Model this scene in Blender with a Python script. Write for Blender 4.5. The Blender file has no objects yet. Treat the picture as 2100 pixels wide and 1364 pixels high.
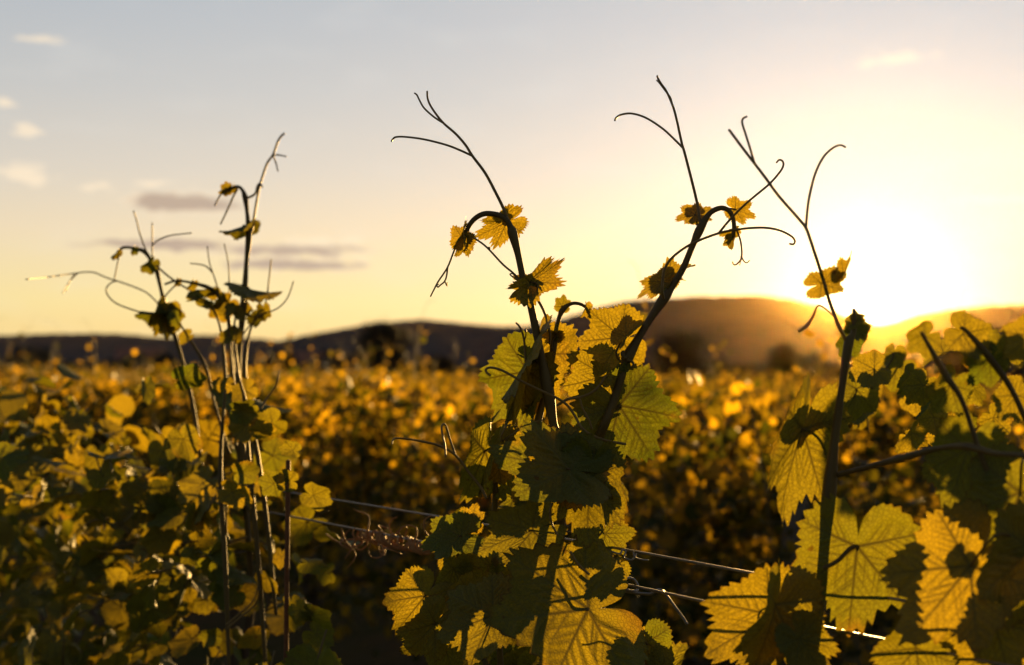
import bpy, math, random
import numpy as np
from mathutils import Vector, Matrix

scene = bpy.context.scene
C = scene.collection
R = math.radians
FPX = 50.0 / 36.0 * 2100.0           # focal length in photograph pixels
PITCH = math.atan(63.0 / FPX)        # horizon at row 745
EYE = 1.6

# ------------------------------------------------------------------ camera
cam = bpy.data.cameras.new('camera')
cam.lens = 50; cam.sensor_width = 36
cam.clip_start = 0.05; cam.clip_end = 30000
cam.dof.use_dof = True
cam.dof.focus_distance = 0.95
cam.dof.aperture_fstop = 8.5
cam.dof.aperture_blades = 0
cam_o = bpy.data.objects.new('camera', cam)
C.objects.link(cam_o)
cam_o.location = (0, 0, EYE)
cam_o.rotation_euler = (R(90) + PITCH, 0, 0)
scene.camera = cam_o

# ------------------------------------------------------------------ sky, sun, exposure
SUN_AZ = math.atan((1795 - 1050) / FPX)
SUN_EL = math.atan((745 - 640) / FPX)
SUN_DIR = Vector((math.sin(SUN_AZ) * math.cos(SUN_EL), math.cos(SUN_AZ) * math.cos(SUN_EL), math.sin(SUN_EL)))

world = bpy.data.worlds.new('World')
scene.world = world
world.use_nodes = True
wt = world.node_tree
wt.nodes.clear()


def nd(tree, typ, **kw):
    n = tree.nodes.new(typ)
    for k, v in kw.items():
        setattr(n, k, v)
    return n


def setin(tree, sock, v):
    if v is None:
        return
    if isinstance(v, bpy.types.NodeSocket):
        tree.links.new(v, sock)
    else:
        sock.default_value = v


def mth(tree, op, a, b=None, c=None, clamp=False):
    n = nd(tree, 'ShaderNodeMath', operation=op)
    n.use_clamp = clamp
    setin(tree, n.inputs[0], a); setin(tree, n.inputs[1], b); setin(tree, n.inputs[2], c)
    return n.outputs[0]


def mix(tree, f, a, b, blend='MIX'):
    n = nd(tree, 'ShaderNodeMix', data_type='RGBA', blend_type=blend)
    setin(tree, n.inputs[0], f); setin(tree, n.inputs[6], a); setin(tree, n.inputs[7], b)
    return n.outputs[2]


def maprange(tree, v, a, b, c=0.0, d=1.0, smooth=False):
    n = nd(tree, 'ShaderNodeMapRange')
    if smooth:
        n.interpolation_type = 'SMOOTHSTEP'
    setin(tree, n.inputs[0], v)
    for i, q in enumerate((a, b, c, d)):
        setin(tree, n.inputs[1 + i], q)
    return n.outputs[0]


def noise(tree, vec, scale, detail=4.0, rough=0.55):
    n = nd(tree, 'ShaderNodeTexNoise')
    setin(tree, n.inputs['Vector'], vec)
    n.inputs['Scale'].default_value = scale
    n.inputs['Detail'].default_value = detail
    n.inputs['Roughness'].default_value = rough
    return n.outputs[0]


def build_world():
    t = wt
    out = nd(t, 'ShaderNodeOutputWorld')
    sky = nd(t, 'ShaderNodeTexSky', sky_type='NISHITA')
    sky.sun_disc = False
    sky.sun_elevation = SUN_EL
    sky.sun_rotation = SUN_AZ
    sky.air_density = 1.0
    sky.dust_density = 1.0
    sky.ozone_density = 1.0
    co = nd(t, 'ShaderNodeTexCoord')
    d = co.outputs['Generated']
    nrm = nd(t, 'ShaderNodeVectorMath', operation='NORMALIZE')
    t.links.new(d, nrm.inputs[0])
    D = nrm.outputs[0]
    sep = nd(t, 'ShaderNodeSeparateXYZ')
    t.links.new(D, sep.inputs[0])
    x, y, z = sep.outputs
    dot = nd(t, 'ShaderNodeVectorMath', operation='DOT_PRODUCT')
    t.links.new(D, dot.inputs[0]); dot.inputs[1].default_value = SUN_DIR
    theta = mth(t, 'MULTIPLY', mth(t, 'ARCCOSINE', mth(t, 'MINIMUM', dot.outputs['Value'], 0.9999999)), 180 / math.pi)
    el = mth(t, 'MULTIPLY', mth(t, 'ARCSINE', z), 180 / math.pi)
    az = mth(t, 'MULTIPLY', mth(t, 'ARCTAN2', x, y), 180 / math.pi)

    # thin high veil of cloud and the dusty air over the horizon
    ramp = nd(t, 'ShaderNodeValToRGB')
    cr = ramp.color_ramp
    stops = [(0.0, (1.00, 0.72, 0.28)), (0.061, (1.02, 0.84, 0.40)), (0.13, (0.94, 0.78, 0.54)), (0.19, (0.78, 0.71, 0.61)),
             (0.265, (0.635, 0.635, 0.625)), (0.34, (0.54, 0.575, 0.615)), (0.5, (0.42, 0.47, 0.54)), (1.0, (0.16, 0.19, 0.26))]
    while len(cr.elements) < len(stops):
        cr.elements.new(0.5)
    for e, (p, c) in zip(cr.elements, stops):
        e.position = p; e.color = (*c, 1)
    t.links.new(mth(t, 'DIVIDE', mth(t, 'MAXIMUM', el, 0.0), 40.0), ramp.inputs[0])
    # the veil is bright on the sun's side and dim opposite to it
    side = maprange(t, theta, 25.0, 110.0, 1.0, 0.55, True)
    veil = mix(t, 1.0, ramp.outputs[0], side, 'MULTIPLY')
    # Nishita sky at strength 0.1
    ns = mix(t, 1.0, sky.outputs[0], (0.1, 0.1, 0.1, 1), 'MULTIPLY')
    base = mix(t, 0.86, ns, veil)

    # clouds: az, el, half width, half height, darkness of body
    clouds = [(30, 378, 60, 20, 0.0), (15, 238, 22, 11, 0.0), (40, 290, 24, 12, 0.0), (85, 112, 34, 9, 0.0),
              (375, 420, 78, 28, 1.0), (272, 420, 28, 15, 0.0), (330, 505, 105, 18, 0.95), (600, 512, 130, 26, 0.65),
              (600, 543, 105, 17, 0.9), (1840, 138, 62, 15, 0.0), (2050, 425, 90, 9, 0.0), (205, 398, 28, 10, 0.0), (310, 388, 22, 9, 0.0)]
    comb = nd(t, 'ShaderNodeCombineXYZ')
    t.links.new(mth(t, 'MULTIPLY', az, 0.55), comb.inputs[0]); t.links.new(mth(t, 'MULTIPLY', el, 1.6), comb.inputs[1])
    n1 = noise(t, comb.outputs[0], 1.6, 6.0, 0.62)
    n2 = noise(t, comb.outputs[0], 0.45, 4.0, 0.5)
    w1 = noise(t, comb.outputs[0], 0.9, 3.0, 0.6)
    sh = nd(t, 'ShaderNodeVectorMath', operation='ADD'); t.links.new(comb.outputs[0], sh.inputs[0]); sh.inputs[1].default_value = (31.0, 17.0, 5.0)
    w2 = noise(t, sh.outputs[0], 1.3, 4.0, 0.6)
    az = mth(t, 'ADD', az, mth(t, 'MULTIPLY', mth(t, 'SUBTRACT', w1, 0.5), 1.9))
    el = mth(t, 'ADD', el, mth(t, 'MULTIPLY', mth(t, 'SUBTRACT', w2, 0.5), 0.7))
    lit = None; dark = None
    for (px, py, w, h, dk) in clouds:
        a = math.degrees(math.atan((px - 1050) / FPX)); e = math.degrees(math.atan((745 - py) / FPX))
        wa = 1.25 * w / FPX * 57.3; he = h / FPX * 57.3
        u = mth(t, 'DIVIDE', mth(t, 'SUBTRACT', az, a), wa)
        v = mth(t, 'DIVIDE', mth(t, 'SUBTRACT', el, e), he)
        r2 = mth(t, 'ADD', mth(t, 'MULTIPLY', u, u), mth(t, 'MULTIPLY', v, v))
        g = mth(t, 'EXPONENT', mth(t, 'MULTIPLY', r2, -0.9))
        lit = g if lit is None else mth(t, 'MAXIMUM', lit, g)
        if dk:
            v2 = mth(t, 'DIVIDE', mth(t, 'SUBTRACT', el, e - 0.08 * he), he * 0.62)
            r3 = mth(t, 'ADD', mth(t, 'MULTIPLY', u, u), mth(t, 'MULTIPLY', v2, v2))
            g2 = mth(t, 'MULTIPLY', mth(t, 'EXPONENT', mth(t, 'MULTIPLY', r3, -0.9)), dk)
            dark = g2 if dark is None else mth(t, 'MAXIMUM', dark, g2)
    ml = maprange(t, mth(t, 'ADD', lit, mth(t, 'MULTIPLY', mth(t, 'SUBTRACT', n1, 0.5), 2.8)), 0.24, 1.0, 0.0, 0.62, True)
    ml = mth(t, 'MULTIPLY', ml, maprange(t, lit, 0.05, 0.3))
    md = maprange(t, mth(t, 'ADD', dark, mth(t, 'MULTIPLY', mth(t, 'SUBTRACT', n1, 0.5), 0.9)), 0.15, 0.60, 0.0, 0.95, True)
    md = mth(t, 'MULTIPLY', md, maprange(t, dark, 0.05, 0.3))
    streak = maprange(t, n2, 0.48, 0.75, 0.0, 0.10, True)
    c1 = mix(t, streak, base, (0.86, 0.83, 0.76, 1))
    c1 = mix(t, ml, c1, (1.08, 0.88, 0.62, 1))
    c1 = mix(t, md, c1, (0.50, 0.38, 0.29, 1))
    # aureole round the sun and the disc itself
    a1 = mth(t, 'MULTIPLY', mth(t, 'EXPONENT', mth(t, 'DIVIDE', theta, -1.25)), 6.0)
    a2 = mth(t, 'MULTIPLY', mth(t, 'EXPONENT', mth(t, 'DIVIDE', theta, -5.0)), 0.50)
    a3 = mth(t, 'MULTIPLY', mth(t, 'EXPONENT', mth(t, 'DIVIDE', theta, -12.0)), 0.30)
    disc = mth(t, 'MULTIPLY', mth(t, 'LESS_THAN', theta, 0.30), 25.0)
    g1 = mix(t, 1.0, (1.0, 0.78, 0.42, 1), mth(t, 'ADD', a1, disc), 'MULTIPLY')
    g2 = mix(t, 1.0, (1.0, 0.91, 0.78, 1), mth(t, 'ADD', a2, a3), 'MULTIPLY')
    c2 = mix(t, 1.0, mix(t, 1.0, c1, g1, 'ADD'), g2, 'ADD')
    bg = nd(t, 'ShaderNodeBackground')
    t.links.new(c2, bg.inputs[0]); bg.inputs[1].default_value = 0.268
    t.links.new(bg.outputs[0], out.inputs[0])


build_world()

sun = bpy.data.lights.new('sun', 'SUN')
sun.energy = 5.0
sun.angle = R(0.53)
sun.color = (1.0, 0.58, 0.17)
sun_o = bpy.data.objects.new('sun', sun)
C.objects.link(sun_o)
sun_o.rotation_euler = (-SUN_DIR).to_track_quat('-Z', 'Y').to_euler()
sun_o.location = (20, 60, 30)

vs = scene.view_settings
vs.view_transform = 'Standard'; vs.look = 'None'; vs.gamma = 1.0; vs.use_curve_mapping = False
vs.exposure = 1.9
scene.render.film_transparent = False
cy = scene.cycles
cy.use_denoising = True
cy.max_bounces = 8; cy.diffuse_bounces = 4; cy.glossy_bounces = 3; cy.transmission_bounces = 6; cy.volume_bounces = 0
cy.sample_clamp_indirect = 6.0
cy.sample_clamp_direct = 0.0
cy.caustics_reflective = False; cy.caustics_refractive = False

# ------------------------------------------------------------------ helpers
CP, SP = math.cos(PITCH), math.sin(PITCH)


def at(px, py, d):
    """point seen at photograph pixel (px, py), d metres along the view axis"""
    x = (px - 1050) / FPX * d
    v = -(py - 682) / FPX * d
    return np.array((x, d * CP - v * SP, EYE + d * SP + v * CP))


ROW_A = R(34.4)                                          # rows run away to the left
RT = np.array((-math.sin(ROW_A), math.cos(ROW_A), 0.0))  # along the row
RN = np.array((math.cos(ROW_A), math.sin(ROW_A), 0.0))   # across the rows
R0 = np.array((0.033, 0.95, 0.0))
SPACING = 2.0


def rowpt(t, k=0.0, z=0.0, off=0.0):
    return R0 + RT * t + RN * (SPACING * k + off) + np.array((0, 0, z))


def rowdepth(px):
    s = (px - 1050) / FPX
    return 0.95 + 0.825 * (0.033 - 0.95 * s) / (0.565 + 0.825 * s)


def mesh_from(name, V, F, smooth=True, attrs=None, mats=(), fmat=None):
    """V (n,3); F list of (m,k) index arrays"""
    me = bpy.data.meshes.new(name)
    V = np.asarray(V, dtype=np.float32)
    if not isinstance(F, (list, tuple)):
        F = [F]
    F = [f for f in F if len(f)]
    loops = np.concatenate([f.ravel() for f in F]).astype(np.int32)
    totals = np.concatenate([np.full(len(f), f.shape[1]) for f in F]).astype(np.int32)
    starts = np.concatenate(([0], np.cumsum(totals)[:-1])).astype(np.int32)
    me.vertices.add(len(V)); me.vertices.foreach_set('co', V.ravel())
    me.loops.add(len(loops)); me.loops.foreach_set('vertex_index', loops)
    me.polygons.add(len(totals)); me.polygons.foreach_set('loop_start', starts)
    me.polygons.foreach_set('loop_total', totals)
    me.polygons.foreach_set('use_smooth', np.full(len(totals), smooth))
    for m in mats:
        me.materials.append(m)
    if fmat is not None:
        me.polygons.foreach_set('material_index', np.asarray(fmat, dtype=np.int32))
    me.update(calc_edges=True)
    for k, a in (attrs or {}).items():
        a = np.asarray(a, dtype=np.float32)
        if a.ndim == 1:
            at_ = me.attributes.new(k, 'FLOAT', 'POINT'); at_.data.foreach_set('value', a)
        else:
            at_ = me.attributes.new(k, 'FLOAT_VECTOR', 'POINT'); at_.data.foreach_set('vector', a.ravel())
    me.validate()
    return me


class Geo:
    """collects pieces into one mesh"""

    def __init__(self):
        self.V = []; self.F4 = []; self.F3 = []; self.m4 = []; self.m3 = []; self.n = 0; self.A = []

    def add(self, V, F, mat=0, attr=None):
        V = np.asarray(V)
        F = np.asarray(F)
        (self.F4 if F.shape[1] == 4 else self.F3).append(F + self.n)
        (self.m4 if F.shape[1] == 4 else self.m3).append(np.full(len(F), mat))
        self.V.append(V); self.n += len(V)
        if attr is None:
            attr = np.zeros((len(V), 3))
        self.A.append(attr)

    def build(self, name, mats, smooth=True):
        F = []; fm = []
        if self.F4:
            F.append(np.concatenate(self.F4)); fm.append(np.concatenate(self.m4))
        if self.F3:
            F.append(np.concatenate(self.F3)); fm.append(np.concatenate(self.m3))
        return mesh_from(name, np.concatenate(self.V), F, smooth, {'leafdata': np.concatenate(self.A)}, mats, np.concatenate(fm))


def link(name, me, parent=None, loc=(0, 0, 0)):
    o = bpy.data.objects.new(name, me)
    C.objects.link(o)
    o.location = loc
    if parent is not None:
        o.parent = parent
    return o


def tag(o, label=None, cat=None, group=None, kind=None):
    if label: o['label'] = label
    if cat: o['category'] = cat
    if group: o['group'] = group
    if kind: o['kind'] = kind
    return o


def empty(name, loc, rz=0.0):
    o = link(name, None, None, loc)
    o.empty_display_size = 0.1
    o.rotation_euler = (0, 0, rz)
    return o


def spline(P, per=8):
    """Catmull-Rom through points P (n,k)"""
    P = np.asarray(P, dtype=float)
    if len(P) < 3:
        u = np.linspace(0, 1, per + 1)[:, None]
        return P[0] * (1 - u) + P[1] * u
    Q = np.vstack((2 * P[0] - P[1], P, 2 * P[-1] - P[-2]))
    out = []
    for i in range(1, len(Q) - 2):
        u = np.linspace(0, 1, per, endpoint=False)[:, None]
        a, b, c, d = Q[i - 1], Q[i], Q[i + 1], Q[i + 2]
        out.append(0.5 * ((2 * b) + (-a + c) * u + (2 * a - 5 * b + 4 * c - d) * u ** 2 + (-a + 3 * b - 3 * c + d) * u ** 3))
    out.append(P[-1][None, :])
    return np.vstack(out)


def tube(PR, sides=8, per=8, smoothpath=True):
    """PR (n,4): points and radius -> V, F (quads), closed by small caps of quads"""
    S = spline(PR, per) if smoothpath else np.asarray(PR, dtype=float)
    P = S[:, :3]; r = np.maximum(S[:, 3], 1e-5)
    T = np.gradient(P, axis=0)
    T /= np.linalg.norm(T, axis=1)[:, None] + 1e-12
    up = np.array((0.31, -0.77, 0.55))
    N = np.zeros_like(P)
    n = np.cross(T[0], up); n /= np.linalg.norm(n)
    for i in range(len(P)):
        n = n - T[i] * np.dot(n, T[i]); n /= np.linalg.norm(n) + 1e-12
        N[i] = n
    B = np.cross(T, N)
    a = np.linspace(0, 2 * math.pi, sides, endpoint=False)
    V = P[:, None, :] + r[:, None, None] * (np.cos(a)[None, :, None] * N[:, None, :] + np.sin(a)[None, :, None] * B[:, None, :])
    m = len(P)
    V = V.reshape(-1, 3)
    # close the ends by a collapsed ring
    V = np.vstack((np.repeat(P[:1], sides, 0) - T[:1] * r[0] * 0.6, V, np.repeat(P[-1:], sides, 0) + T[-1:] * r[-1] * 0.6))
    m += 2
    i = np.arange(m - 1)[:, None] * sides; j = np.arange(sides)[None, :]; k = (np.arange(sides) + 1)[None, :] % sides
    F = np.stack((i + j, i + k, i + sides + k, i + sides + j), -1).reshape(-1, 4)
    return V, F


# ------------------------------------------------------------------ materials
def mat(name):
    m = bpy.data.materials.new(name)
    m.use_nodes = True
    m.node_tree.nodes.clear()
    return m, m.node_tree


def leaf_material(name, hero=True, ta=(0.085, 0.112, 0.004, 1), tb=(0.31, 0.215, 0.007, 1), tc=(0.23, 0.178, 0.006, 1), dim=1.0):
    """leafdata: x = vein, y = random tint of this leaf, z = how near the edge"""
    m, t = mat(name)
    out = nd(t, 'ShaderNodeOutputMaterial')
    at_ = nd(t, 'ShaderNodeAttribute', attribute_name='leafdata')
    sp = nd(t, 'ShaderNodeSeparateXYZ')
    t.links.new(at_.outputs['Vector'], sp.inputs[0])
    vein, tint, edge = sp.outputs
    geo = nd(t, 'ShaderNodeNewGeometry')
    oi = nd(t, 'ShaderNodeObjectInfo')
    co = nd(t, 'ShaderNodeTexCoord')
    P = co.outputs['Object']
    n1 = noise(t, P, 40.0 if hero else 12.0, 3.0)
    rnd = mth(t, 'FRACT', mth(t, 'ADD', tint, oi.outputs['Random']))
    if not hero:
        rnd = mth(t, 'POWER', rnd, 2.2)  # few bright leaves among dark ones: sun specks put into the colour
    # upper and lower face
    green = mix(t, rnd, (0.068, 0.118, 0.015, 1), (0.100, 0.140, 0.019, 1))
    under = mix(t, rnd, (0.090, 0.130, 0.034, 1), (0.120, 0.145, 0.034, 1))
    refl = mix(t, geo.outputs['Backfacing'], green, under)
    refl = mix(t, mth(t, 'MULTIPLY', n1, 0.45), refl, (0.115, 0.110, 0.018, 1))
    refl = mix(t, mth(t, 'MULTIPLY', vein, 0.6), refl, (0.17, 0.18, 0.055, 1))
    if dim != 1.0:
        refl = mix(t, 1.0, refl, (dim, dim, dim, 1), 'MULTIPLY')  # darker far leaves: deeper shade of the rows behind put into their colour
    # light that passes through the blade
    tr = mix(t, rnd, ta, tb)
    if hero:
        tr = mix(t, maprange(t, n1, 0.35, 0.75, 0.0, 0.4), tr, tc)
    tr = mix(t, mth(t, 'MULTIPLY', vein, 0.92), tr, (0.025, 0.016, 0.002, 1))
    if hero:
        # small browned spots and a thin dried rim
        sc = noise(t, P, 95.0, 2.0)
        spot = maprange(t, sc, 0.70, 0.76)
        rim = mth(t, 'MULTIPLY', maprange(t, edge, 0.955, 1.0), maprange(t, n1, 0.40, 0.6))
        n5 = noise(t, P, 26.0, 4.0)
        patch = mth(t, 'MULTIPLY', maprange(t, n5, 0.58, 0.70), maprange(t, edge, 0.45, 0.95))
        tr = mix(t, mth(t, 'MULTIPLY', patch, 0.5), tr, (0.30, 0.13, 0.008, 1))
        br = mth(t, 'MAXIMUM', mth(t, 'MULTIPLY', spot, 0.7), mth(t, 'MULTIPLY', rim, 0.8))
        tr = mix(t, br, tr, (0.07, 0.025, 0.004, 1))
        refl = mix(t, br, refl, (0.07, 0.035, 0.012, 1))
    pb = nd(t, 'ShaderNodeBsdfPrincipled')
    t.links.new(refl, pb.inputs['Base Color'])
    pb.inputs['Roughness'].default_value = 0.50 if hero else 0.56
    pb.inputs['Specular IOR Level'].default_value = 0.24 if hero else 0.2
    tl = nd(t, 'ShaderNodeBsdfTranslucent')
    t.links.new(tr, tl.inputs[0])
    if hero:
        # fine net of veinlets
        vo = nd(t, 'ShaderNodeTexVoronoi', feature='DISTANCE_TO_EDGE')
        t.links.new(P, vo.inputs['Vector']); vo.inputs['Scale'].default_value = 420.0
        vh = maprange(t, vo.outputs['Distance'], 0.0, 0.16)
        n4 = noise(t, P, 150.0, 2.0)
        hh = mth(t, 'ADD', mth(t, 'MULTIPLY', vh, 0.4), mth(t, 'ADD', mth(t, 'MULTIPLY', n4, 1.2), n1))
        tr = mix(t, mth(t, 'MULTIPLY', mth(t, 'SUBTRACT', 1.0, vh), 0.40), tr, (0.06, 0.045, 0.003, 1))
        t.links.new(tr, tl.inputs[0])
        bp = nd(t, 'ShaderNodeBump')
        bp.inputs['Strength'].default_value = 0.55; bp.inputs['Distance'].default_value = 0.0011
        t.links.new(hh, bp.inputs['Height'])
        t.links.new(bp.outputs[0], pb.inputs['Normal']); t.links.new(bp.outputs[0], tl.inputs['Normal'])
    mx = nd(t, 'ShaderNodeMixShader'); mx.inputs[0].default_value = 0.52
    t.links.new(pb.outputs[0], mx.inputs[1]); t.links.new(tl.outputs[0], mx.inputs[2])
    t.links.new(mx.outputs[0], out.inputs[0])
    return m


def plain_material(name, c1, c2, scale=30.0, rough=0.5, spec=0.4, metal=0.0, bump=0.0, bdist=0.001, stretch=None, detail=4.0):
    m, t = mat(name)
    out = nd(t, 'ShaderNodeOutputMaterial')
    co = nd(t, 'ShaderNodeTexCoord')
    vec = co.outputs['Object']
    if stretch:
        mp = nd(t, 'ShaderNodeMapping'); mp.inputs['Scale'].default_value = stretch
        t.links.new(vec, mp.inputs[0]); vec = mp.outputs[0]
    n1 = noise(t, vec, scale, detail)
    col = mix(t, maprange(t, n1, 0.3, 0.7), (*c1, 1), (*c2, 1))
    pb = nd(t, 'ShaderNodeBsdfPrincipled')
    t.links.new(col, pb.inputs['Base Color'])
    pb.inputs['Roughness'].default_value = rough
    pb.inputs['Specular IOR Level'].default_value = spec
    pb.inputs['Metallic'].default_value = metal
    if bump:
        bp = nd(t, 'ShaderNodeBump'); bp.inputs['Strength'].default_value = bump; bp.inputs['Distance'].default_value = bdist
        t.links.new(n1, bp.inputs['Height']); t.links.new(bp.outputs[0], pb.inputs['Normal'])
    t.links.new(pb.outputs[0], out.inputs[0])
    return m


M_LEAF = leaf_material('vine_leaf', True)
M_LEAF_FAR = leaf_material('vine_leaf_mass', False, (0.052, 0.055, 0.003, 1), (0.70, 0.41, 0.010, 1), (0.33, 0.21, 0.007, 1), 0.36)
M_LEAF_YOUNG = leaf_material('young_vine_leaf', True, (0.27, 0.195, 0.007, 1), (0.33, 0.225, 0.008, 1), (0.31, 0.21, 0.007, 1))
M_STEM = plain_material('green_shoot', (0.060, 0.040, 0.014), (0.10, 0.075, 0.020), 60, 0.6, 0.3, bump=0.3, bdist=0.0006, stretch=(1, 1, 0.25))
M_TENDRIL = plain_material('tendril_skin', (0.10, 0.065, 0.018), (0.16, 0.11, 0.03), 80, 0.55, 0.35)
M_BARK = plain_material('vine_bark', (0.035, 0.024, 0.016), (0.10, 0.075, 0.05), 40, 0.9, 0.2, bump=0.8, bdist=0.008, stretch=(1, 1, 0.2))
M_WIRE = plain_material('galvanised_wire', (0.13, 0.125, 0.12), (0.20, 0.19, 0.175), 200, 0.45, 0.4, metal=0.8, bump=0.2, bdist=0.0003)
M_RUST = plain_material('rusty_steel', (0.085, 0.035, 0.015), (0.16, 0.07, 0.03), 90, 0.75, 0.3, metal=0.2, bump=0.4, bdist=0.0008)
M_WOOD = plain_material('weathered_wood', (0.10, 0.08, 0.06), (0.18, 0.15, 0.12), 18, 0.85, 0.2, bump=0.5, bdist=0.004, stretch=(1, 1, 0.1))
M_DRY = plain_material('dry_tendril', (0.16, 0.075, 0.022), (0.30, 0.15, 0.05), 150, 0.7, 0.3)
M_TRUNK = plain_material('tree_bark', (0.03, 0.024, 0.018), (0.07, 0.055, 0.04), 6, 0.9, 0.2, bump=0.8, bdist=0.05)
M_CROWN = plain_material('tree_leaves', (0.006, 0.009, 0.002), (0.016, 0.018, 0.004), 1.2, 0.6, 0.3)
M_HOUSE = plain_material('white_render', (0.72, 0.70, 0.68), (0.8, 0.79, 0.77), 1.5, 0.85, 0.2)
M_ROOF = plain_material('roof_tiles', (0.18, 0.08, 0.05), (0.26, 0.12, 0.08), 3.0, 0.8, 0.2)
M_GLASS = plain_material('window_glass', (0.03, 0.035, 0.04), (0.05, 0.055, 0.06), 1.0, 0.1, 0.5)


# ------------------------------------------------------------------ ground and hills
def ground_material():
    m, t = mat('vineyard_soil')
    out = nd(t, 'ShaderNodeOutputMaterial')
    co = nd(t, 'ShaderNodeTexCoord')
    P = co.outputs['Object']
    n1 = noise(t, P, 0.7, 6.0, 0.65); n2 = noise(t, P, 14.0, 5.0, 0.7); n3 = noise(t, P, 0.01, 3.0)
    c = mix(t, maprange(t, n1, 0.40, 0.62), (0.070, 0.048, 0.026, 1), (0.035, 0.045, 0.014, 1))
    c = mix(t, maprange(t, n2, 0.35, 0.7, 0.0, 0.6), c, (0.10, 0.072, 0.042, 1))
    c = mix(t, maprange(t, n3, 0.4, 0.65, 0.0, 0.5), c, (0.06, 0.07, 0.02, 1))
    pb = nd(t, 'ShaderNodeBsdfPrincipled')
    t.links.new(c, pb.inputs['Base Color']); pb.inputs['Roughness'].default_value = 1.0
    pb.inputs['Specular IOR Level'].default_value = 0.0
    bp = nd(t, 'ShaderNodeBump'); bp.inputs['Strength'].default_value = 0.8; bp.inputs['Distance'].default_value = 0.04
    t.links.new(n2, bp.inputs['Height']); t.links.new(bp.outputs[0], pb.inputs['Normal'])
    t.links.new(pb.outputs[0], out.inputs[0])
    return m


def build_ground():
    n = 60
    g = np.sign(np.linspace(-1, 1, n)) * np.abs(np.linspace(-1, 1, n)) ** 3 * 5200
    X, Y = np.meshgrid(g, g)
    rng = np.random.default_rng(1)
    Z = rng.normal(0, 0.02, X.shape)
    V = np.stack((X.ravel(), Y.ravel(), Z.ravel()), 1)
    i, j = np.meshgrid(np.arange(n - 1), np.arange(n - 1))
    q = (j * n + i).ravel()
    F = np.stack((q, q + 1, q + n + 1, q + n), 1)
    o = link('ground', mesh_from('ground', V, F, True, None, (ground_material(),)))
    tag(o, kind='structure')


def hill_material(name, a, b):
    m, t = mat(name)
    out = nd(t, 'ShaderNodeOutputMaterial')
    co = nd(t, 'ShaderNodeTexCoord'); P = co.outputs['Object']
    n1 = noise(t, P, 0.035, 8.0, 0.7); n2 = noise(t, P, 0.003, 4.0)
    c = mix(t, maprange(t, n1, 0.35, 0.65), (*a, 1), (*b, 1))
    c = mix(t, maprange(t, n2, 0.45, 0.65, 0.0, 0.5), c, (0.12, 0.10, 0.085, 1))
    pb = nd(t, 'ShaderNodeBsdfPrincipled')
    t.links.new(c, pb.inputs['Base Color']); pb.inputs['Roughness'].default_value = 1.0
    pb.inputs['Specular IOR Level'].default_value = 0.0
    bp = nd(t, 'ShaderNodeBump'); bp.inputs['Strength'].default_value = 1.0; bp.inputs['Distance'].default_value = 8.0
    t.links.new(n1, bp.inputs['Height']); t.links.new(bp.outputs[0], pb.inputs['Normal'])
    t.links.new(pb.outputs[0], out.inputs[0])
    return m


def build_hill(name, prof, dist, near, far, seed, m):
    """ridge heights by photograph column, at distance dist; slopes down to near and far"""
    prof = np.array(prof, dtype=float)
    rng = np.random.default_rng(seed)
    px = np.arange(prof[0, 0], prof[-1, 0] + 1, 6.0)
    h = np.maximum((745 - np.interp(px, prof[:, 0], prof[:, 1])) / FPX, -0.0005)
    k = np.ones(9) / 9
    h = np.convolve(np.pad(h, 4, 'edge'), k, 'valid')
    az = np.arctan((px - 1050) / FPX)
    rel = np.concatenate((np.linspace(0, 1, 26), np.linspace(1, 0, 12)[1:]))
    dd = np.concatenate((np.linspace(near, dist, 26), np.linspace(dist, far, 12)[1:]))
    nr = np.repeat(rng.normal(0, 1, (len(rel), len(px) // 6 + 2)), 6, 1)[:, :len(px)]
    kk = np.ones(13) / 13
    nr = np.array([np.convolve(np.pad(r_, 6, 'edge'), kk, 'valid') for r_ in nr])
    prof_s = rel ** 1.25
    H = h[None, :] * dist * prof_s[:, None] + EYE * rel[:, None] - 2.0 * (1 - rel[:, None]) + 0.0018 * dist * rel[:, None]
    H += nr * 5.0 * (rel * (1 - rel) * 4)[:, None] + rng.normal(0, 0.8, H.shape) * rel[:, None]
    X = np.sin(az)[None, :] / np.cos(az)[None, :] * dd[:, None]
    Y = np.repeat(dd[:, None], len(px), 1)
    V = np.stack((X.ravel(), Y.ravel(), H.ravel()), 1)
    n = len(px)
    i, j = np.meshgrid(np.arange(n - 1), np.arange(len(rel) - 1))
    q = (j * n + i).ravel()
    F = np.stack((q, q + 1, q + n + 1, q + n), 1)
    o = link(name, mesh_from(name, V, F, True, None, (m,)))
    tag(o, kind='structure')


build_ground()
MH = hill_material('wooded_hill', (0.066, 0.055, 0.056), (0.120, 0.096, 0.090))
build_hill('hills', [(-900, 720), (-400, 702), (-100, 697), (60, 691), (220, 688), (290, 693), (340, 699), (400, 692), (460, 693), (520, 699), (575, 704), (640, 706), (760, 720), (900, 746)],
           3400, 2300, 4200, 5, MH)
build_hill('hills', [(440, 748), (560, 707), (610, 697), (650, 688), (700, 680), (760, 668), (810, 664), (870, 660), (930, 666), (1000, 673), (1060, 674), (1130, 676), (1250, 690), (1400, 748)],
           2600, 1800, 3200, 6, MH)
build_hill('hills', [(820, 748), (960, 700), (1040, 682), (1100, 670), (1160, 656), (1215, 640), (1260, 627), (1320, 619), (1430, 613), (1560, 611), (1620, 618), (1680, 633),
                     (1740, 655), (1790, 673), (1830, 667), (1880, 650), (1940, 640), (2020, 633), (2120, 628), (2400, 622), (2800, 660), (3400, 735)],
           2100, 1300, 2900, 7, MH)


# ------------------------------------------------------------------ leaves
TEETH = 20


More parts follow.
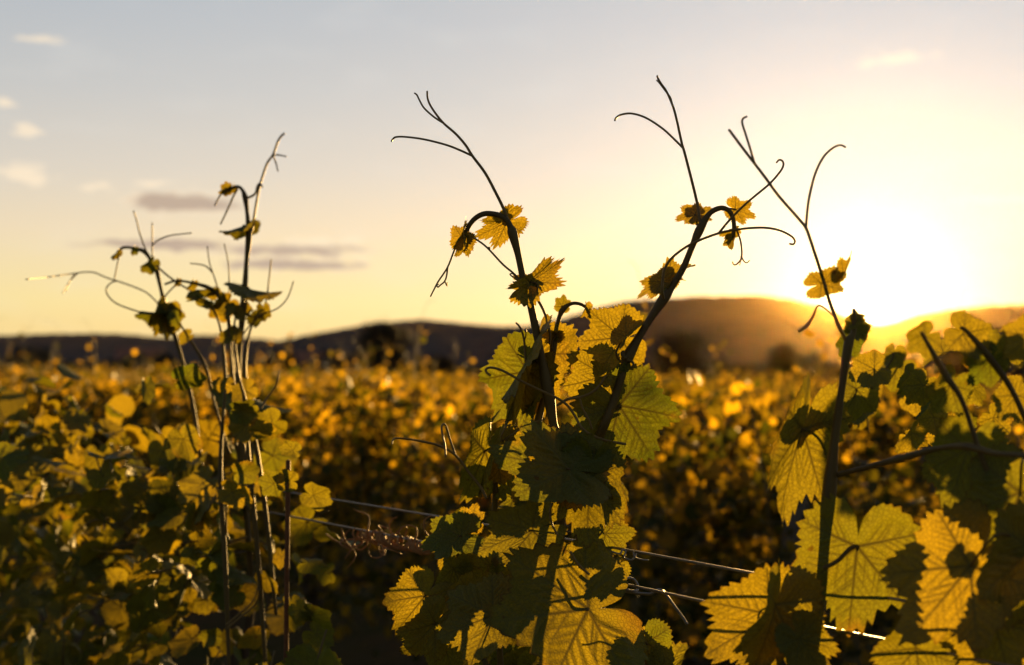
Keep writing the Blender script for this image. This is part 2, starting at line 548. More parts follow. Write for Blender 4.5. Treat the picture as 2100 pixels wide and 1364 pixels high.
def leaf_geo(rng, rings=34, na=260, lobing=1.0, teeth=0.085, fold=0.0, droop=0.0, curl=0.0, wave=0.05, pucker=0.012, hole=0):
    teeth = teeth * 1.35; wave = wave * 1.6; pucker = pucker * 2.1
    """a vine leaf: junction of the stalk at the origin, tip of the middle lobe at (0,1,0), upper face +Z"""
    th = np.linspace(-math.pi, math.pi, na)      # 0 = tip
    deg = np.degrees(np.abs(th))
    ca = np.array([0, 6, 14, 24, 34, 48, 60, 74, 86, 98, 110, 126, 142, 156, 168, 176, 180], float)
    rr = np.array([1.0, .94, .85, .72, .77, .90, .80, .67, .63, .68, .70, .66, .63, .58, .46, .27, .12], float)
    deep = np.array([0, 0, .02, .16, .06, 0, .03, .10, .16, .05, 0, 0, 0, 0, 0, 0, 0]) * (lobing - 1.0)
    Rs = np.zeros(na)
    tip = []
    for s in (-1, 1):
        j = rr - deep + rng.normal(0, 0.022, len(rr)); j[-1] = 0.1; j[0] = 1.0
        sel = (th * s) >= 0
        Rs[sel] = np.interp(deg[sel], ca, j)
        tip.append((j[5], j[10]))
    k = np.ones(7) / 7
    Rs = np.convolve(np.pad(Rs, 3, 'edge'), k, 'valid')
    Rt = Rs.copy()
    for s in (-1, 1):
        sel = (th * s) >= 0
        w = np.clip(deg[sel] / 172.0, 0, 1)
        cum = np.cumsum(rng.uniform(0.55, 1.5, TEETH)); cum = np.concatenate(([0], cum / cum[-1]))
        ph = np.interp(w, cum, np.arange(TEETH + 1)) + 0.5
        i = np.floor(ph).astype(int); f = ph - i
        amp = rng.uniform(0.35, 1.4, TEETH + 3)[i]
        saw = np.where(f < 0.42, f / 0.42, (1 - f) / 0.58)
        Rt[sel] *= 1 + teeth * amp * (saw - 0.45) * np.clip((178 - deg[sel]) / 20, 0, 1)
    rho = np.linspace(0, 1, rings + 1)[1:] ** 0.9
    rho = rho / rho[-1]
    b = (rho ** 7)[:, None]
    r = rho[:, None] * (Rs[None, :] * (1 - b) + Rt[None, :] * b)
    x = r * np.sin(th)[None, :]; y = r * np.cos(th)[None, :]
    x = np.concatenate(([0.0], x.ravel())); y = np.concatenate(([0.0], y.ravel()))
    edge = np.concatenate(([0.0], np.repeat(rho, na)))
    TH = np.concatenate(([0.0], np.tile(th, rings)))
    # veins
    segs = []
    prim = [(0.0, 0.97)] + [(s * a, L * .97) for s, (l1, l2) in zip((-1, 1), tip) for a, L in ((R(47), l1), (R(108), l2))]
    for a, L in prim:
        a += rng.normal(0, 0.03)
        dx, dy = math.sin(a), math.cos(a)
        segs.append((0, 0, dx * L, dy * L, 0.023, 0.008))
        for s0 in (0.16, 0.29, 0.42, 0.55, 0.68, 0.81):
            for sd in (-1, 1):
                s1 = s0 + rng.normal(0, 0.02) + (0.05 if sd > 0 else 0)
                b2 = a + sd * R(rng.uniform(38, 50))
                l2 = (0.50 * (1 - s1) + 0.10) * L * (1.0 if a == 0 else 0.85)
                segs.append((dx * L * s1, dy * L * s1, dx * L * s1 + math.sin(b2) * l2, dy * L * s1 + math.cos(b2) * l2, 0.0125, 0.005))
    vein = np.zeros_like(x); dmin = np.full_like(x, 9.0)
    for (x0, y0, x1, y1, w0, w1) in segs:
        vx, vy = x1 - x0, y1 - y0
        L2 = vx * vx + vy * vy
        u = np.clip(((x - x0) * vx + (y - y0) * vy) / L2, 0, 1)
        d = np.hypot(x - x0 - u * vx, y - y0 - u * vy)
        w = w0 + (w1 - w0) * u
        vein = np.maximum(vein, np.exp(-(d / w) ** 2) * (1.0 if w0 > 0.02 else 0.75))
        dmin = np.minimum(dmin, d)
    z = pucker * (1 - np.exp(-(dmin / 0.035) ** 2))
    p1, p2 = rng.uniform(0, 6.28, 2)
    rad = np.hypot(x, y)
    z += wave * rad ** 2 * (np.sin(3 * TH + p1) + 0.6 * np.sin(5 * TH + p2) + 0.35 * np.sin(11 * TH + p1 * 2) * edge ** 3)
    z += rng.normal(0, .10) * rad ** 3 + rng.normal(0, .10) * np.clip(x, 0, 2) ** 2 + rng.normal(0, .10) * np.clip(-x, 0, 2) ** 2
    z += np.abs(rng.normal(0, .12)) * np.clip(edge - .72, 0, 1) * np.sin(TH * 2 + p2)
    # lobes bend down a little between the main veins
    z += 0.03 * rad * np.cos(TH * 360 / 48.0)
    ax = np.abs(x)
    if curl:
        z2 = z + (1 - np.cos(curl * ax)) / curl
        x = np.sign(x) * np.sin(curl * ax) / curl
        z = z2
    if fold:
        cf, sf = math.cos(fold), math.sin(fold)
        ax = np.abs(x)
        soft = np.sqrt(ax * ax + 0.0016) - 0.04
        x, z = np.sign(x) * (ax * cf - z * sf * np.clip(ax / .05, 0, 1)), z * cf + soft * sf
    if droop:
        yy = y.copy()
        c_, s_ = np.cos(droop * yy), np.sin(droop * yy)
        y = s_ / droop + z * s_
        z = -(1 - c_) / droop + z * c_
    V = np.stack((x, y, z), 1)
    i = np.arange(rings - 1)[:, None] * na + 1
    j = np.arange(na - 1)[None, :]
    F = np.stack((i + j, i + j + na, i + j + na + 1, i + j + 1), -1).reshape(-1, 4)
    if hole:
        # small holes eaten into the blade
        keep = np.ones(len(F), bool)
        cen = np.stack((x, y), 1)[F].mean(1)
        for _ in range(hole):
            a = rng.uniform(-2, 2); q = rng.uniform(0.3, 0.75) * 0.75
            hx, hy = math.sin(a) * q, math.cos(a) * q
            dd = np.hypot(cen[:, 0] - hx, cen[:, 1] - hy) * (1 + 0.4 * np.sin(4 * np.arctan2(cen[:, 1] - hy, cen[:, 0] - hx)))
            keep &= dd > rng.uniform(0.018, 0.034)
        F = F[keep]
    T = np.stack((np.zeros(na - 1, int), 1 + np.arange(na - 1), 2 + np.arange(na - 1)), 1)
    A = np.stack((vein, np.full_like(vein, rng.uniform(0, 1)), edge), 1)
    return V, F, T, A


def frame(J, T, roll):
    """matrix whose Y runs from J to T, whose Z faces the camera, rolled about Y"""
    Y = T - J
    L = np.linalg.norm(Y); Y = Y / L
    view = (np.array((0, 0, EYE)) - J); view /= np.linalg.norm(view)
    X = np.cross(Y, view); X /= np.linalg.norm(X)
    Z = np.cross(X, Y)
    c, s = math.cos(roll), math.sin(roll)
    X, Z = X * c + Z * s, Z * c - X * s
    return X, Y, Z, L


def add_leaf(parent, J, T, d=0.95, roll=0.0, dz=0.0, w=1.0, fold=0.15, droop=0.25, curl=0.0, pet=None, seed=0, back=False, res=1.0, lob=1.0, wave=0.05, hole=0, pr=1.9, pd=0.0, teeth=0.085, pucker=0.012):
    young = (lob >= 1.4 and seed < 100) or seed in (201, 202, 203, 213)  # tip leaves beside the sun also take this brighter colour, for its flare
    """one leaf with its stalk; J and T are photograph pixels of the stalk's joint and the tip"""
    rng = np.random.default_rng(seed * 7 + 11)
    Jp = at(J[0], J[1], d); Tp = at(T[0], T[1], d + dz)
    if roll is None:                                  # blade edge-on to the low sun
        X, Y, Z, L = frame(Jp, Tp, 0.0)
        S_ = np.array(SUN_DIR)
        roll = math.degrees(math.atan2(np.dot(Z, S_), np.dot(X, S_)))
        roll = (roll + 90) % 180 - 90
        roll = -roll if abs(np.dot(frame(Jp, Tp, R(-roll))[2], S_)) < abs(np.dot(frame(Jp, Tp, R(roll))[2], S_)) else roll
    X, Y, Z, L = frame(Jp, Tp, R(roll))
    if back:
        X, Z = -X, -Z
    V, F, Tr, A = leaf_geo(rng, int(34 * res), int(260 * res), lob, teeth, fold, droop, curl, wave, pucker, hole)
    W = Jp[None, :] + L * (V[:, :1] * w * X[None, :] + V[:, 1:2] * Y[None, :] + V[:, 2:] * Z[None, :])
    g = Geo()
    g.add(W, F, 0, A)
    g.F3.append(Tr); g.m3.append(np.zeros(len(Tr)))
    if pet is not None:
        pts = [at(q[0], q[1], d + pd if len(q) < 3 else q[2]) for q in pet] + [Jp, Jp + Y * L * 0.05 - Z * L * 0.004]
        n = len(pts)
        PR = np.array([[*p, pr * (1.0 if i < n - 1 else 0.4) * d / FPX] for i, p in enumerate(pts)])
        Vt, Ft = tube(PR, 8, 8)
        g.add(Vt, Ft, 1)
    return link('leaf', g.build('leaf', (M_LEAF_YOUNG if young else M_LEAF, M_STEM)), parent)


def px_tube(pts, d, r0, r1, nodes=(), sides=10, per=8, wob=0.0, seed=0, amp=0.0):
    """tube through photograph pixels; a third number in a point is an offset in depth (m)"""
    n = len(pts)
    rng = random.Random(seed)
    PR = []
    for i, q in enumerate(pts):
        u = i / max(1, n - 1)
        dd = d + (q[2] if len(q) > 2 else 0.0) + amp * u * math.sin(2.4 * u + seed)
        r = (r0 + (r1 - r0) * u) * dd / FPX
        if i in nodes:
            r *= 1.5
        PR.append([*at(q[0] + rng.uniform(-wob, wob), q[1] + rng.uniform(-wob, wob), dd), r])
    return tube(np.array(PR), sides, per)


def add_stem(name, parent, strands, m, sides=10, amp=0.0, seed=0):
    """strands: list of (points, depth, r0, r1, nodes)"""
    g = Geo()
    for s in strands:
        V, F = px_tube(s[0], s[1], s[2], s[3], s[4] if len(s) > 4 else (), sides, amp=amp, seed=seed)
        g.add(V, F)
    return link(name, g.build(name, (m,)), parent)


# low-detail leaf for the masses behind: lobed outline, folded, with random pose
def small_leaf(n_out=14):
    a = np.linspace(-math.pi * 0.97, math.pi * 0.97, n_out)
    deg = np.degrees(np.abs(a))
    r = np.interp(deg, [0, 26, 48, 84, 110, 150, 175], [1.0, .68, .9, .6, .7, .6, .2])
    V = np.stack((r * np.sin(a), r * np.cos(a), 0.10 * r * np.abs(np.sin(a)) ** 1.0), 1)
    V = np.vstack((np.zeros((1, 3)), V))
    F = np.stack((np.zeros(n_out - 1, int), 1 + np.arange(n_out - 1), 2 + np.arange(n_out - 1)), 1)
    return V, F


SLV, SLF = small_leaf(14)
TLV, TLF = small_leaf(8)


def leaf_cloud(P, size, rng, base=(SLV, SLF), nrm_bias=None, droopy=0.5):
    """many small leaves at points P -> V, F, attr"""
    n = len(P)
    LV, LF = base
    Z = rng.normal(0, 1, (n, 3))
    if nrm_bias is not None:
        Z += nrm_bias
    Z /= np.linalg.norm(Z, axis=1)[:, None]
    Y = rng.normal(0, 1, (n, 3)); Y[:, 2] -= droopy * 2
    Y -= Z * (Y * Z).sum(1)[:, None]
    Y /= np.linalg.norm(Y, axis=1)[:, None]
    X = np.cross(Y, Z)
    f = rng.uniform(-1.5, 5.0, n)                    # how far the halves are folded up
    dr = rng.uniform(0.0, 0.45, n)
    lx = LV[:, 0]; ly = LV[:, 1]; lz = LV[:, 2]
    V = P[:, None, :] + size[:, None, None] * (lx[None, :, None] * X[:, None, :] + ly[None, :, None] * Y[:, None, :]
                                               + (lz[None, :] * f[:, None] - dr[:, None] * ly[None, :] ** 2)[:, :, None] * Z[:, None, :])
    F = (LF[None, :, :] + (np.arange(n) * len(LV))[:, None, None]).reshape(-1, 3)
    tint = np.repeat(rng.uniform(0, 1, n), len(LV))
    A = np.stack((np.zeros_like(tint), tint, np.zeros_like(tint)), 1)
    return V.reshape(-1, 3), F, A


# ------------------------------------------------------------------ vines of the field: a few kinds, then copies
def vine_kind(seed):
    """parts in local coordinates, the row along X: trunk, foliage, shoots"""
    rng = np.random.default_rng(seed)
    n = 1600
    x = rng.uniform(-0.62, 0.62, n)
    topz = 1.38 + 0.07 * np.sin(x * 5 + seed) + 0.05 * np.sin(x * 13 + seed * 2)
    u = rng.beta(1.6, 1.1, n)
    z = 0.55 + (topz - 0.55) * u
    wid = 0.20 * (1.15 - 0.45 * u)
    y = rng.normal(0, 1, n) * wid * 0.75
    P = np.stack((x, y, z), 1)
    bias = np.stack((np.zeros(n), np.sign(y) * 0.5, np.full(n, 0.9)), 1)
    g = Geo()
    size = rng.uniform(0.016, 0.037, n)
    g.add(*(lambda q: (q[0], q[1], 0, q[2]))(leaf_cloud(P, size, rng, nrm_bias=bias)))
    foliage = g.build('foliage', (M_LEAF_FAR,))
    # trunk and two arms along the wire
    g = Geo()
    tw = rng.normal(0, 0.02, (5, 2))
    PR = [[tw[i, 0], tw[i, 1], z_, r_] for i, (z_, r_) in enumerate(((0, .035), (.2, .028), (.4, .026), (.58, .03), (.7, .022)))]
    g.add(*tube(np.array(PR), 8, 5))
    for s in (-1, 1):
        PR = [[0, 0, .62, .018], [s * .12, .01, .72, .015], [s * .32, -.01, .74, .012], [s * .5, .0, .735, .009]]
        g.add(*tube(np.array(PR), 6, 4))
    trunk = g.build('trunk', (M_BARK,))
    shoots = []
    for i in range(5):
        g = Geo()
        x0 = rng.uniform(-0.5, 0.5); y0 = rng.normal(0, 0.07)
        h = rng.choice([0.10, 0.16, 0.22, 0.30, 0.38])
        lean = rng.normal(0, 0.28, 2)
        pts = np.array([[x0 - lean[0] * .3, y0, 0.95, .0035], [x0, y0, 1.25, .003], [x0 + lean[0] * h * .6, y0 + lean[1] * h * .5, 1.36 + h * .6, .0024],
                        [x0 + lean[0] * h * 1.4, y0 + lean[1] * h, 1.36 + h, .0015]])
        g.add(*tube(pts, 5, 5), 1)
        for q in range(2):
            a = rng.uniform(0, 6.28); L = rng.uniform(0.06, 0.13)
            b = pts[3 - q, :3]
            g.add(*tube(np.array([[*b, .0009], [b[0] + L * .4 * math.cos(a), b[1] + L * .4 * math.sin(a), b[2] + L * .6, .0008],
                                  [b[0] + L * 1.0 * math.cos(a), b[1] + L * math.sin(a), b[2] + L * .75, .0006]]), 4, 4), 1)
        m_ = rng.integers(9, 15)
        uu = rng.uniform(0.25, 1.0, m_)
        S = spline(pts, 8)
        Pl = S[(uu * (len(S) - 1)).astype(int), :3] + rng.normal(0, 0.028, (m_, 3))
        V, F, A = leaf_cloud(Pl, rng.uniform(0.014, 0.032, m_) * (1.25 - uu * .6), rng)
        g.add(V, F, 0, A)
        shoots.append(g.build('shoot', (M_LEAF_FAR, M_STEM)))
    return trunk, foliage, shoots


KINDS = [vine_kind(s) for s in range(40, 47)]
rg = random.Random(5)


def field_vine(k, t, kind, label, group, shoots=5, zs=1.0):
    p = rowpt(t, k, 0.0, rg.uniform(-.04, .04))
    root = empty('grapevine', p, math.atan2(RT[1], RT[0]) + (math.pi if rg.random() < 0.5 else 0))
    root.scale = (1, rg.uniform(.9, 1.15), zs)
    tag(root, label, 'grapevine', group)
    tr, fo, sh = KINDS[kind]
    link('trunk', tr, root)
    link('foliage', fo, root)
    for s in sh[:shoots]:
        link('shoot', s, root)
    return root


ORD = ['', 'first', 'second', 'third', 'fourth', 'fifth', 'sixth', 'seventh', 'eighth', 'ninth']
count = 0
for k in range(1, 9):
    c0 = R0 + RN * SPACING * k
    # stretch of the row between the picture's edges
    def tpx(px):
        s = (px - 1050) / FPX
        return (c0[0] - s * c0[1]) / (math.sin(ROW_A) + math.cos(ROW_A) * s)
    t1, t0 = tpx(-120), tpx(2200)
    t = t0 - 0.6 + rg.uniform(0, .5)
    lab = 'leafy backlit grapevine in the %s row of vines behind the wires' % ORD[k] if k < 6 else 'small backlit grapevine among the golden rows towards the %s row back' % ORD[k]
    while t < t1 + 0.6:
        field_vine(k, t, rg.randrange(7), lab, 'grapevines of the %s row back' % ORD[k], (1 if k == 1 and t > 2.05 else 5 if k < 7 else 4), (rg.uniform(1.05, 1.09) if t > 2.05 else rg.uniform(.93, .96)) if k == 1 else (1.05 if rg.random() < .3 else rg.uniform(.90, .97)) if k < 4 else rg.uniform(.78, .87))
        t += rg.uniform(0.86, 1.0)
        count += 1
print('field vines', count)


# rest of the field: one mass
def far_field():
    rng = np.random.default_rng(9)
    Ps = []; Ss = []
    for k in range(9, 19):
        c0 = R0 + RN * SPACING * k
        def tpx(px):
            s = (px - 1050) / FPX
            return (c0[0] - s * c0[1]) / (math.sin(ROW_A) + math.cos(ROW_A) * s)
        t0, t1 = tpx(2200), tpx(-120)
        per = 90 if k < 14 else (52 if k < 24 else 26)
        n = int((t1 - t0) * per)
        t = rng.uniform(t0, t1, n)
        top = 1.02 + 0.08 * np.sin(t * 4.1 + k) + 0.06 * np.sin(t * 11 + k * 3)
        sprig = (rng.random(n) < 0.5) & (np.sin(t * 7.3 + k * 1.7) * np.sin(t * 2.9 + k) > .55)
        z = np.where(sprig, top + rng.uniform(0, .26, n), top - rng.exponential(0.22, n))
        z = np.maximum(z, 0.4)
        off = rng.normal(0, .13, n)
        P = c0[None, :] + RT[None, :] * t[:, None] + RN[None, :] * off[:, None]
        P[:, 2] = z
        Ps.append(P)
        Ss.append(rng.uniform(.035, .06, n) * (1.0 if k < 14 else (1.3 if k < 24 else 1.8)))
    P = np.concatenate(Ps); S = np.concatenate(Ss)
    V, F, A = leaf_cloud(P, S, rng, (TLV, TLF), np.array((0, 0, .7)))
    g = Geo(); g.add(V, F, 0, A)
    o = link('vineyard', g.build('vineyard', (M_LEAF_FAR,)))
    tag(o, 'golden mass of distant vine rows stretching to the hills', 'vineyard', None, 'stuff')


far_field()


# ------------------------------------------------------------------ the row in front: wires and stake
def wire(z, label, sag=0.004, off=0.0):
    g = Geo()
    P = []
    for i, t in enumerate(np.linspace(-0.8, 9.0, 50)):
        p = rowpt(t, 0, z - sag * math.sin(i * 0.9) * 0.6, off + 0.0015 * math.sin(i * 1.7))
        P.append([*p, 0.00095])
    g.add(*tube(np.array(P), 8, 6))
    o = link('trellis_wire', g.build('trellis_wire', (M_WIRE,)))
    tag(o, label, 'wire', 'trellis wires of the front row')
    return o


wire(1.4742, 'upper of the two bare trellis wires running left to right through the central vine', 0.002, 0.040)
wire(1.4548, 'lower bare trellis wire, just under the upper one, carrying the dry brown tangle', 0.002, 0.025)


def twist_round(P0, P1, turns, rad, r, n=60, ph=0.0):
    P0 = np.array(P0); P1 = np.array(P1)
    u = np.linspace(0, 1, n)
    D = P1 - P0
    L = np.linalg.norm(D); D = D / L
    N = np.cross(D, (0, 0, 1)); N /= np.linalg.norm(N); B = np.cross(D, N)
    a = u * turns * 2 * math.pi + ph
    P = P0 + D * (u * L)[:, None] + rad * (np.cos(a)[:, None] * N + np.sin(a)[:, None] * B)
    return np.hstack((P, np.full((n, 1), r)))


# loose tie wire hooked over the lower wire right of the central vine
def tie_wire():
    g = Geo()
    d = 0.925
    A = [(1205, 1168), (1222, 1178), (1248, 1178), (1262, 1192), (1268, 1202, -.004), (1290, 1211, -.004), (1306, 1211), (1307, 1199, .004), (1297, 1187, .004),
         (1281, 1187), (1268, 1196, -.003), (1266, 1208, -.005), (1290, 1214, -.003), (1330, 1218), (1342, 1213), (1354, 1210, .002), (1366, 1220, -.004), (1385, 1246, -.008), (1400, 1266, -.01), (1409, 1280, -.012)]
    V, F = px_tube(A, d, 3.0, 3.0, (), 8, 6); g.add(V, F)
    o = link('tie_wire', g.build('tie_wire', (M_WIRE,)))
    tag(o, 'bent loose tie wire hooked over the lower trellis wire, its end hanging down', 'wire')
    g = Geo()
    A = [(1245, 1128), (1270, 1136), (1276, 1128, .004), (1283, 1132, .004), (1280, 1144, -.004), (1296, 1148, -.004), (1304, 1136, .004), (1300, 1130, .004), (1301, 1142, -.004), (1316, 1148, -.003), (1330, 1149)]
    V, F = px_tube(A, 0.944, 2.2, 1.8, (), 8, 6); g.add(V, F)
    o = link('tie_wire', g.build('tie_wire', (M_WIRE,)))
    tag(o, 'short thin tie wire coiled around the upper trellis wire beside the central vine', 'wire')
    g = Geo()
    A = [(1565, 1240), (1570, 1226), (1584, 1220), (1600, 1222), (1608, 1234), (1602, 1248), (1586, 1252)]
    V, F = px_tube(A, 0.817, 2.2, 1.8, (), 8, 6); g.add(V, F)
    o = link('tie_wire', g.build('tie_wire', (M_WIRE,)))
    tag(o, 'small open wire loop above the lower trellis wire left of the right vine stem', 'wire')


tie_wire()


def dry_tangle():
    rng = np.random.default_rng(3)
    g = Geo()
    z = 1.4548
    def tp(px):
        sl = (px - 1050) / FPX
        return (0.033 - 0.95 * sl) / (0.565 + 0.825 * sl)
    ta, tb = tp(660), tp(856)
    for i in range(16):
        u = rng.uniform(0.0, 0.8); v = min(1.0, u + rng.uniform(0.12, 0.4))
        a = rowpt(ta + (tb - ta) * u, 0, z - .003, .025); b = rowpt(ta + (tb - ta) * v, 0, z - .003, .025)
        g.add(*tube(twist_round(a, b, rng.uniform(.8, 2.6), rng.uniform(.002, .006), rng.uniform(.0007, .0013), 44, rng.uniform(0, 6)), 6, 2))
    for i in range(15):
        u = rng.beta(1.5, 2.5)
        c = rowpt(ta + (tb - ta) * u, 0, z + rng.normal(-.005, .005), rng.normal(.025, .005))
        q = [c]
        dd = rng.normal(0, 1, 3); dd /= np.linalg.norm(dd)
        ax = rng.normal(0, 1, 3); ax /= np.linalg.norm(ax)
        for j in range(9):
            dd = dd + np.cross(ax, dd) * 0.75; dd /= np.linalg.norm(dd)
            q.append(q[-1] + dd * rng.uniform(.003, .006))
        g.add(*tube(np.array([[*p, 0.0010 - .00006 * j] for j, p in enumerate(q)]), 6, 4))
    o = link('dried_tendril', g.build('dried_tendril', (M_DRY,)))
    tag(o, 'curly tangle of dry brown tendrils wound around the lower trellis wire', 'dried tendril')


dry_tangle()


def stake():
    g = Geo()
    p = at(590, 945, 1.20)
    pts = [[p[0] + .001 * math.sin(i), p[1], z, .0021] for i, z in enumerate(np.linspace(-0.05, p[2], 14))]
    g.add(*tube(np.array(pts), 8, 3))
    o = link('metal_stake', g.build('metal_stake', (M_RUST,)))
    tag(o, 'thin rusty metal stake standing upright at the right edge of the left vine', 'stake')


stake()


# ------------------------------------------------------------------ central vine
def rings_of_leaves(V, n):
    return V


LIB = [leaf_geo(np.random.default_rng(300 + i), 9, 78, 1.0 + .3 * (i % 3), .10, .1 + .12 * (i % 4), .2 + .15 * (i % 5), 0, .06, .012) for i in range(10)]


def leafy_mass(name, parent, P, size, rng, mats, out=None, tipdown=1.0):
    g = Geo()
    for i, p in enumerate(P):
        V, F, T, A = LIB[rng.integers(len(LIB))]
        Z = rng.normal(0, 1, 3) + (out[i] if out is not None else 0)
        Z /= np.linalg.norm(Z)
        Y = rng.normal(0, 0.8, 3); Y[2] -= tipdown
        Y -= Z * np.dot(Y, Z); Y /= np.linalg.norm(Y)
        X = np.cross(Y, Z)
        W = p + size[i] * (V[:, :1] * X + V[:, 1:2] * Y + V[:, 2:] * Z)
        A2 = A.copy(); A2[:, 1] = rng.uniform(0, 1)
        n0 = g.n
        g.add(W, F, 0, A2)
        g.F3.append(T + n0); g.m3.append(np.zeros(len(T)))
        q = p - Y * size[i] * rng.uniform(.6, 1.1) - Z * size[i] * .3
        g.add(*tube(np.array([[*q, .0009], [*(p - Y * size[i] * .3 - Z * size[i] * .05), .0009], [*p, .0008]]), 5, 3), 1)
    return link(name, g.build(name, mats), parent)


def centre_vine():
    base = rowpt(0.0)
    root = empty('grapevine', base)
    tag(root, 'grapevine in sharp focus at the centre with two long bare arching shoots', 'grapevine', 'grapevines of the front row')
    W = lambda o: (setattr(o, 'location', tuple(-base)), o)[1]   # parts are modelled where they stand
    D = 0.95
    # ---- left arching shoot
    A = W(add_stem('shoot', root, [
        ([(1150, 1010, .01), (1144, 905), (1134, 866), (1123, 797), (1111, 736), (1099, 677), (1086, 616), (1079, 592), (1072, 568), (1062, 520), (1051, 478), (1046, 464), (1039, 452), (1024, 442), (998, 438), (980, 444), (966, 457), (957, 474), (955, 482)], D, 9.5, 4.6, (3, 7, 10)),
    ], M_STEM, 12))
    A['label'] = 'tall left shoot whose tip arches over to the left'
    add_stem('tendril', A, [
        ([(1050, 474), (1033, 429), (1017, 396), (995, 355), (969, 320), (955, 298), (935, 275), (910, 253), (895, 235), (883, 217), (877, 202), (876, 187)], D, 3.4, 1.9),
        ([(969, 320), (943, 308), (914, 297), (870, 286), (833, 281), (813, 281), (806, 285), (803, 290)], D, 2.4, 1.9),
        ([(910, 253), (890, 240), (870, 222), (861, 207), (855, 195), (850, 191)], D, 2.1, 1.7)], M_TENDRIL, amp=.02, seed=0)
    add_stem('tendril', A, [
        ([(1068, 575), (1050, 558), (1031, 542), (998, 507), (975, 490), (958, 480)], D, 2.3, 1.8),
        ([(1004, 513), (1001, 508), (1000, 510), (1003, 507), (1005, 511)], D, 1.6, 1.2)], M_TENDRIL, seed=0)
    add_stem('tendril', A, [
        ([(955, 480), (945, 487), (932, 513), (918, 548), (899, 577), (890, 594), (883, 608)], D, 2.3, 1.6),
        ([(918, 548), (916, 565), (912, 577), (904, 584), (898, 589), (896, 585), (899, 583)], D, 1.9, 1.3),
        ([(912, 575), (915, 583), (917, 586), (917, 580)], D, 1.5, 1.2)], M_TENDRIL, amp=.012, seed=1)
    add_stem('tendril', A, [
        ([(1066, 574), (1058, 571), (1049, 566), (1046, 562), (1052, 562), (1058, 569)], D - .005, 1.7, 1.1)], M_TENDRIL)
    add_stem('tendril', A, [
        ([(1083, 600), (1096, 606), (1104, 617), (1115, 638), (1124, 664), (1128, 690), (1127, 706)], D + .006, 3.0, 2.6)], M_TENDRIL)
    # young leaves of this shoot
    add_leaf(A, (1040, 455), (975, 489), D + .012, 18, .0, .72, .2, .3, seed=1, pet=[(1046, 470), (1044, 462)], lob=1.6, teeth=.13, pr=2.2)
    add_leaf(A, (1036, 450), (1046, 428), D + .016, 25, 0, 1.0, .2, .3, seed=2, lob=1.6, teeth=.13)
    add_leaf(A, (1086, 578), (1164, 533), D - .01, -30, .01, .55, .35, .35, seed=3, pet=[(1091, 622), (1098, 612), (1102, 595), (1100, 582)], lob=1.7, teeth=.13)
    add_leaf(A, (1084, 577), (1140, 575), D + .005, 40, .01, .5, .15, .2, seed=33, lob=1.7, teeth=.13)
    add_leaf(A, (1082, 592), (1046, 585), D + .012, 20, .0, 1.0, .25, .3, seed=4, lob=1.7, teeth=.13, pet=[(1092, 612), (1088, 600)])
    add_leaf(A, (1090, 594), (1098, 618), D - .01, 35, .0, .9, .3, .5, seed=5, lob=1.5, teeth=.13)
    add_leaf(A, (950, 488), (949, 448), D, 58, .004, 1.1, .7, 1.0, seed=6, lob=1.6, teeth=.14, pet=[(957, 474), (953, 482)])
    add_leaf(A, (953, 494), (936, 530), D + .004, 30, .0, .85, .35, .5, seed=7, lob=1.6, teeth=.13, pet=[(956, 480), (955, 488)])
    add_leaf(A, (957, 492), (958, 520), D - .004, 60, .0, .8, .7, .8, seed=8, lob=1.5, teeth=.13)
    # folded leaf to its left
    add_leaf(A, (1082, 762), (1008, 862), D + .02, -26, .02, .82, .35, .55, seed=9, pet=[(1123, 797), (1112, 784), (1098, 772), (1090, 765)], pr=3.0, wave=.07)
    add_leaf(A, (1088, 726), (1022, 872), D + .014, 58, .0, .95, .5, .35, seed=10, wave=.08, pet=[(1121, 790), (1104, 748)], pr=2.4)
    add_leaf(A, (1092, 735), (1130, 762), D + .03, 50, 0, 1.0, .5, .8, seed=11)
    # long green tendril crossing in front
    add_stem('tendril', A, [
        ([(1006, 770), (998, 764), (997, 757), (1008, 754), (1032, 761), (1076, 785), (1120, 806), (1145, 818), (1164, 832), (1180, 855), (1192, 876), (1212, 892), (1245, 904), (1283, 911)], D - .02, 2.4, 2.9)], M_TENDRIL, amp=.01, seed=2)
    # ---- right shoot
    Bt = W(add_stem('shoot', root, [
        ([(1205, 975, .02), (1220, 918, .012), (1240, 871), (1258, 824), (1281, 751), (1287, 733), (1310, 692), (1337, 648), (1361, 613), (1378, 588), (1400, 552), (1421, 502), (1434, 473), (1451, 443), (1467, 430), (1484, 427), (1498, 436), (1505, 458), (1504, 480), (1499, 492)], D, 10.0, 4.0, (5, 8, 12)),
        ([(1283, 735), (1276, 726), (1279, 720)], D - .004, 5, 3), ([(1287, 738), (1296, 742), (1299, 748), (1295, 753)], D - .006, 3, 2)], M_STEM, 12))
    Bt['label'] = 'right shoot leaning right with a hooked tip'
    add_stem('tendril', Bt, [
        ([(1438, 466), (1434, 444), (1430, 418), (1417, 364), (1403, 310), (1398, 293), (1388, 247), (1380, 218), (1367, 188), (1356, 172), (1349, 160), (1348, 156)], D, 3.2, 2.0),
        ([(1402, 305), (1384, 287), (1359, 264), (1325, 242), (1296, 233), (1275, 235), (1264, 241), (1261, 247)], D, 2.4, 2.0),
        ([(1379, 216), (1375, 200), (1364, 186), (1352, 170), (1347, 165)], D - .003, 1.6, 1.6)], M_TENDRIL, amp=.02, seed=1)
